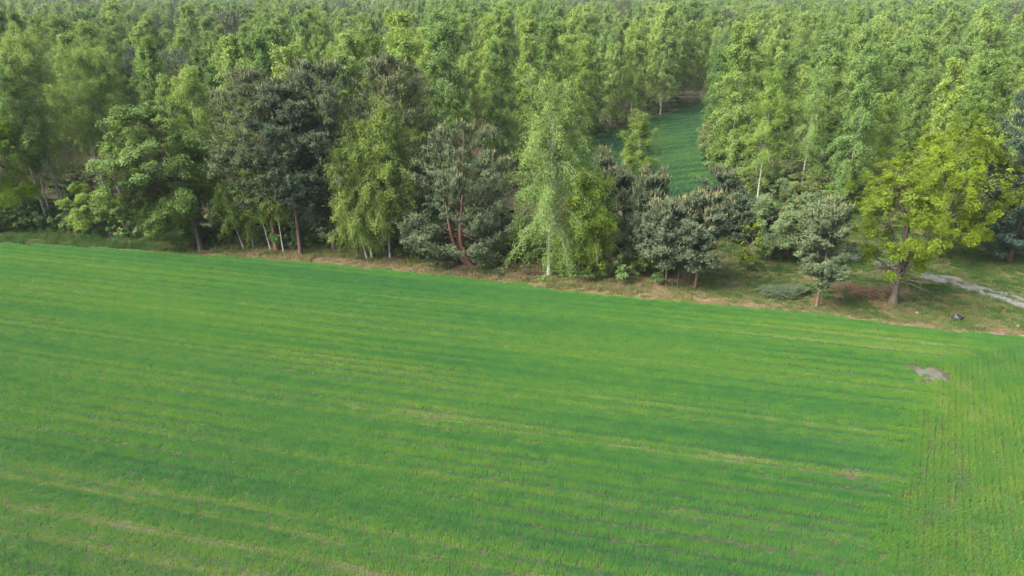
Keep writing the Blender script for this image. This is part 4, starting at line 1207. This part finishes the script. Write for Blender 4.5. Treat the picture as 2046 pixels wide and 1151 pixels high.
def twig_heap(seed, n, lx, ly, hz, ln, r=0.012, up=0.25):
    g = np.random.default_rng(seed); out = []
    for i in range(n):
        c = np.array([g.normal() * lx * 0.42, g.normal() * ly * 0.42, 0])
        c[2] = max(0.04, hz * g.uniform(0.05, 1) * math.exp(-(c[0] / lx) ** 2 - (c[1] / ly) ** 2))
        d = norm(np.array([g.normal(), g.normal(), g.normal() * up])); l = ln * g.uniform(0.4, 1.2)
        p = np.stack([c - d * l / 2, c + g.normal(size=3) * 0.06 * l, c + d * l / 2]); p[:, 2] = np.maximum(p[:, 2], 0.02)
        out.append(tube(p, [r * 1.2, r, r * 0.4], 4))
    return merge(out)

def leaf_heap(seed, n, lx, ly, hz, ls=0.08):
    g = np.random.default_rng(seed)
    c = np.stack([g.normal(size=n) * lx * 0.45, g.normal(size=n) * ly * 0.45, np.zeros(n)], -1)
    c[:, 2] = 0.02 + hz * g.uniform(0, 1, n) * np.exp(-(c[:, 0] / lx) ** 2 - (c[:, 1] / ly) ** 2)
    V, F = leaf_quads(c, rdir(g, n) * np.array([1, 1, 0.4]), norm(rdir(g, n) * 0.7 + np.array([0, 0, 1.0])), ls * g.uniform(0.6, 1.4, n), ls * 0.7 * g.uniform(0.6, 1.3, n))
    return V, F, g.uniform(0, 1, n)

def brush(px, py, label, seed, lx, ly, hz, nt_, nl_, twig='brown_twig', ln=1.0, up=0.3, name='brush_pile', r=0.014):
    X, Y = G(px, py)
    e = empty(name, (X, Y, 0.0), label, name.replace('_', ' '))
    o = obj('twig_tangle', make_mesh('twig_tangle', [(*twig_heap(seed, nt_, lx, ly, hz, ln, r, up), 0, None)], [M[twig]]), e); o['kind'] = 'stuff'
    if nl_:
        V, F, r_ = leaf_heap(seed + 1, nl_, lx, ly, hz * 0.8)
        o = obj('dead_leaves', make_mesh('dead_leaves', [(V, F, 0, r_)], [M['dead_leaf']]), e); o['kind'] = 'stuff'
    return e
brush(1742, 590, 'low brown heap of dead branches and leaves beside the stout oak trunk', 401, 1.9, 0.8, 0.55, 150, 2600)
brush(1690, 578, 'smaller reddish brown heap of dead leafy twigs behind the single small pine', 403, 1.5, 0.7, 0.5, 90, 1800)
brush(985, 520, 'dead brown branches tangled at the foot of the twin trunked pine', 405, 1.7, 0.8, 0.7, 160, 300, ln=1.4)
brush(890, 528, 'dry twigs scattered left of the twin trunked pine base', 407, 1.6, 0.7, 0.3, 90, 400, ln=0.9)
brush(38, 438, 'bare brown brushwood under the bright lime green tree', 409, 1.8, 0.9, 1.2, 170, 0, ln=1.6, up=0.8)
brush(1060, 548, 'small dark heap of dead twigs left of the weeping birch trunk', 411, 0.9, 0.5, 0.35, 70, 500)
brush(245, 473, 'pale grey dry stalks in front of the big rounded tree', 413, 2.0, 0.6, 0.55, 150, 0, 'grey_twig', ln=0.9, up=1.4, name='dry_stalks', r=0.010)
brush(165, 462, 'brown dead stems at the foot of the round green bush', 415, 2.2, 0.6, 0.6, 140, 0, 'brown_twig', ln=0.9, up=1.2, name='dry_stalks', r=0.010)

# heap of cut pine boughs, each bough a part
X, Y = G(1556, 590)
e = empty('cut_branch_pile', (X, Y, 0.0), 'heap of cut grey green pine boughs lying on the grass left of the small pine', 'branch pile')
g = np.random.default_rng(420)
def bough(seed, ln):
    wd, lv, _ = pine(seed, ln, ln * 0.55, cb=0.15, nshoot=230, candles=0.0, r0=0.025, sl=0.26)
    Rm = np.array([[0, 0, 1.0], [0, 1, 0], [-0.22, 0, 0]])
    f = lambda V: np.maximum(V @ Rm.T + np.array([-ln / 2, 0, 0.22]), [[-99, -99, 0.02]])
    return make_mesh('bough', [(f(wd[0]), wd[1], 0, None), (f(lv[0]), lv[1], 1, lv[2])], [M['brown_twig'], M['needle']])
bm = [bough(421 + i, 1.9) for i in range(3)]
for i in range(9):
    o = obj('bough', bm[i % 3], e, (g.normal() * 0.9, -0.35 * g.normal() - 0.0, 0.02 + 0.07 * (i % 3)))
    o.rotation_euler = (g.uniform(-0.15, 0.15), 0, g.uniform(-0.6, 0.6) + (pi if i % 2 else 0))
    o.color = (0.95, 0.95, 0.95, 1)

# short cut pole on the grass
X, Y = G(1606, 603)
e = empty('cut_pole', (X, Y, 0.0), 'short pale cut pole lying on the grass beside the single small pine', 'log', rot=radians(-6))
pts = np.array([(-0.55, 0, 0.07), (-0.1, 0.02, 0.065), (0.55, 0, 0.06)])
obj('bark_length', make_mesh('pole', [(*tube(pts, [0.035, 0.045, 0.05], 8), 0, None)], [M['brown_twig']], smooth=True), e)
a8 = np.arange(8) * pi / 4
obj('cut_end', make_mesh('cut_end', [(np.column_stack([np.full(8, 0.552), 0.05 * np.cos(a8), 0.06 + 0.05 * np.sin(a8)]), np.arange(8)[None], 0, None)], [M['cut_wood']]), e)

# rubbish bag
def lump(seed, r, nu=18, nv=12, rough=0.16):
    g = np.random.default_rng(seed)
    th = np.linspace(0, 2 * pi, nu, endpoint=False); ph = np.linspace(-pi / 2, pi / 2, nv)
    T_, Ph = np.meshgrid(th, ph)
    D = np.stack([np.cos(Ph) * np.cos(T_), np.cos(Ph) * np.sin(T_), np.sin(Ph)], -1).reshape(-1, 3)
    k = 1 + sum(rough / (i + 1) * np.sin(D @ (g.normal(size=3) * (2.5 + 1.8 * i)) + g.uniform(0, 6)) for i in range(5))
    V = D * k[:, None] * np.array(r)
    V[:, 2] = np.maximum(V[:, 2], -0.7 * r[2])
    F = [(j * nu + i, j * nu + (i + 1) % nu, (j + 1) * nu + (i + 1) % nu, (j + 1) * nu + i) for j in range(nv - 1) for i in range(nu)]
    return V, np.array(F)
X, Y = G(1912, 640)
e = empty('rubbish_bag', (X, Y, 0.004), 'knotted black plastic rubbish bag dumped on the bare verge', 'bag', rot=-0.5)
V, F = lump(430, (0.33, 0.25, 0.23)); V[:, 2] += 0.16
obj('bag_body', make_mesh('bag_body', [(V, F, 0, None)], [M['bag']], smooth=True), e)
obj('knotted_neck', make_mesh('knotted_neck', [(*tube(np.array([(0.24, 0.0, 0.26), (0.30, 0.01, 0.31), (0.34, 0.01, 0.33), (0.42, 0.02, 0.38)]), [0.09, 0.03, 0.03, 0.075], 9), 0, None)], [M['bag']], smooth=True), e)
for (px, py, r, sd_, lab) in [(1832, 626, (0.10, 0.08, 0.06), 431, 'pale stone on the grass right of the stout oak trunk'), (2033, 652, (0.09, 0.07, 0.05), 432, 'small grey stone on the verge by the farm track')]:
    X, Y = G(px, py); V, F = lump(sd_, r, 10, 8, 0.12); V[:, 2] += r[2] * 0.65
    o = obj('stone', make_mesh('stone', [(V, F, 0, None)], [M['stone']]), None, (X, Y, 0.004), lab, 'stone')

# fallen leaves round the oak and bare earth strip
n = 9000
g = np.random.default_rng(440)
C_ = np.concatenate([np.stack([g.normal(size=n // 2) * 2.4 + G(1885, 618)[0], g.normal(size=n // 2) * 1.1 + G(1885, 618)[1]], -1), np.stack([g.uniform(18, 34, n // 4), np.zeros(n // 4)], -1), np.stack([g.normal(size=n // 4) * 2.6 + G(1720, 605)[0], g.normal(size=n // 4) * 0.8 + G(1720, 605)[1]], -1)])
k_ = slice(n // 2, n // 2 + n // 4); C_[k_, 1] = edge_y(C_[k_, 0]) + np.abs(g.normal(size=n // 4)) * 0.7 + 0.1
C_ = C_[C_[:, 1] > edge_y(C_[:, 0])]
n = len(C_)
V, F = leaf_quads(np.column_stack([C_, 0.02 + 0.05 * g.uniform(0, 1, n)]), rdir(g, n) * np.array([1, 1, 0.3]), norm(rdir(g, n) * 0.6 + np.array([0, 0, 1.0])), 0.085 * g.uniform(0.6, 1.4, n), 0.06 * g.uniform(0.6, 1.4, n))
obj('leaf_litter', make_mesh('leaf_litter', [(V, F, 0, g.uniform(0, 1, n))], [M['dead_leaf']]), label='scattered brown fallen leaves on the verge around the oak', cat='fallen leaves', kind='stuff')
xs = np.linspace(17.5, 35, 40)
w1 = 0.10 + 0.55 * np.clip(np.sin((xs - 17.5) / 17.5 * pi), 0, 1) * (0.6 + 0.4 * np.sin(xs * 2.1) * np.sin(xs * 0.83))
obj('bare_strip', make_mesh('bare_strip', [(np.concatenate([np.column_stack([xs, edge_y(xs) + 0.02, np.full(40, 0.016)]), np.column_stack([xs, edge_y(xs) + 0.02 + w1, np.full(40, 0.016)])]), np.array([(i, i + 1, 41 + i, 40 + i) for i in range(39)]), 0, None)], [M['bare_soil']]), kind='structure')

def soil_patch(px, py, rx, ry, seed, rot=DRILL):
    g = np.random.default_rng(seed); X, Y = G(px, py)
    a_ = np.linspace(0, 2 * pi, 28, endpoint=False)
    k_ = (np.abs(np.cos(a_)) ** 4 + np.abs(np.sin(a_)) ** 4) ** -0.25 * (1 + 0.10 * np.sin(a_ * 3 + g.uniform(0, 6)) + 0.08 * np.sin(a_ * 7 + g.uniform(0, 6)))
    x_, y_ = rx * k_ * np.cos(a_), ry * k_ * np.sin(a_)
    V = np.column_stack([X + x_ * cos(rot) - y_ * sin(rot), Y + x_ * sin(rot) + y_ * cos(rot), np.full(28, 0.020)])
    obj('bare_patch', make_mesh('bare_patch', [(V, np.arange(28)[None], 0, None)], [M['dry_soil']]), kind='structure')
M['dry_soil'] = ground_mat('dry_soil', [(0.075, 0.074, 0.055), (0.125, 0.12, 0.092), (0.175, 0.167, 0.132)], 3.0)
soil_patch(1856, 748, 0.72, 0.72, 1)
soil_patch(1708, 939, 0.85, 0.09, 2)
soil_patch(1812, 842, 0.50, 0.09, 3)

# bushes along the foot of the woods
BU = [broadleaf(380 + i, 3.6, 4.2, cb=0.0, nleaf=6000, nclump=60, ls=0.14, stems=4, r0=0.05, lo=0.9, shell=0.35) for i in range(3)]
BUM = [tree_meshes('wood_bush_%d' % i, d, 'brown_twig', ['broad_leaf', 'grey_leaf', 'broad_leaf'][i]) for i, d in enumerate(BU)]
g = np.random.default_rng(386)
def bush_row(A, step, label, group, lo_, hi_, inw):
    for a_, b_ in zip(A[:-1], A[1:]):
        ln = np.linalg.norm(b_ - a_); nrm_ = np.array([-(b_ - a_)[1], (b_ - a_)[0]]) / ln
        for t_ in np.arange(0.5 * step, ln, step):
            q_ = a_ + (b_ - a_) * (t_ + g.uniform(-0.3, 0.3) * step) / ln + nrm_ * inw * g.uniform(0.3, 1.6)
            if abs(q_[0]) < 0.74 * q_[1] + 2:
                plant_tree('bush', BUM[g.integers(3)], (q_[0], q_[1]), label, 'bush', group, rot=g.uniform(0, 6.3), scale=g.uniform(lo_, hi_) / 3.6, sxy=g.uniform(0.85, 1.2), tint=(g.uniform(0.9, 1.15), 1.0, g.uniform(0.8, 1.05)))
bush_row(OPEN[10:16], 3.3, 'leafy bush at the foot of the birch wood behind the oaks', 'bushes at the foot of the wood behind the oaks', 2.2, 4.6, 1.2)
bush_row(OPEN[1:5], 4.2, 'low leafy bush in the shade behind the edge birches and the big rounded tree', 'bushes behind the edge birches', 1.6, 3.2, 1.6)

# overhead line in the gap of the wood
mid = (WA + WB) / 2
for k, (off_, zt) in enumerate([(0.0, 9.6), (0.9, 8.6)]):
    q = np.linspace(0, 1, 24)
    pts = np.column_stack([np.interp(q, [0, 1], [WA[0], WB[0]]), np.interp(q, [0, 1], [WA[1], WB[1]]) , zt - 1.6 * q * (1 - q) * 1.0])
    obj('overhead_wire', make_mesh('overhead_wire', [(*tube(pts, np.full(24, 0.022), 5), 0, None)], [M['wire']]), label=['upper wire of the overhead line crossing the gap behind the pines', 'lower wire of the overhead line crossing the gap behind the pines'][k], cat='wire', group='overhead line wires')
for k, W_ in enumerate((WA, WB)):
    e = empty('utility_pole', (W_[0], W_[1], -0.05), ['wooden utility pole in the wood at the left end of the overhead wires', 'wooden utility pole in the wood at the right end of the overhead wires'][k], 'pole')
    obj('post', make_mesh('post', [(*tube(np.array([(0, 0, 0), (0, 0, 5), (0, 0, 10.0)]), [0.15, 0.13, 0.10], 8), 0, None)], [M['pole']], smooth=True), e)
    obj('crossarm', make_mesh('crossarm', [(*tube(np.array([(0, -0.5, 9.4), (0, 0.0, 9.4), (0, 0.5, 9.4)]), [0.05, 0.05, 0.05], 4), 0, None)], [M['pole']]), e)

# ------------------------------------------------------------------ haze: even, closed box round everything
hm, nt = new_mat('haze_air')
pv = N(nt, 'ShaderNodeVolumePrincipled')
pv.inputs['Color'].default_value = (0.80, 0.90, 1.0, 1)
pv.inputs['Density'].default_value = 0.00011
pv.inputs['Anisotropy'].default_value = 0.2
o_ = N(nt, 'ShaderNodeOutputMaterial')
nt.links.new(pv.outputs[0], o_.inputs['Volume'])
hb = 4100.0
z0, z1 = -1.2, 26.0
me = bpy.data.meshes.new('haze')
me.from_pydata([(-hb, -hb, z0), (hb, -hb, z0), (hb, hb, z0), (-hb, hb, z0), (-hb, -hb, z1), (hb, -hb, z1), (hb, hb, z1), (-hb, hb, z1)], [],
               [(0, 3, 2, 1), (4, 5, 6, 7), (0, 1, 5, 4), (1, 2, 6, 5), (2, 3, 7, 6), (3, 0, 4, 7)])
me.materials.append(hm)
obj('haze', me, kind='stuff', label='thin pale haze over the wood and field', cat='haze')
print('done', round(time.time() - T0, 1), 'tris', sum(len(m.loops) - 2 * len(m.polygons) for m in bpy.data.meshes))
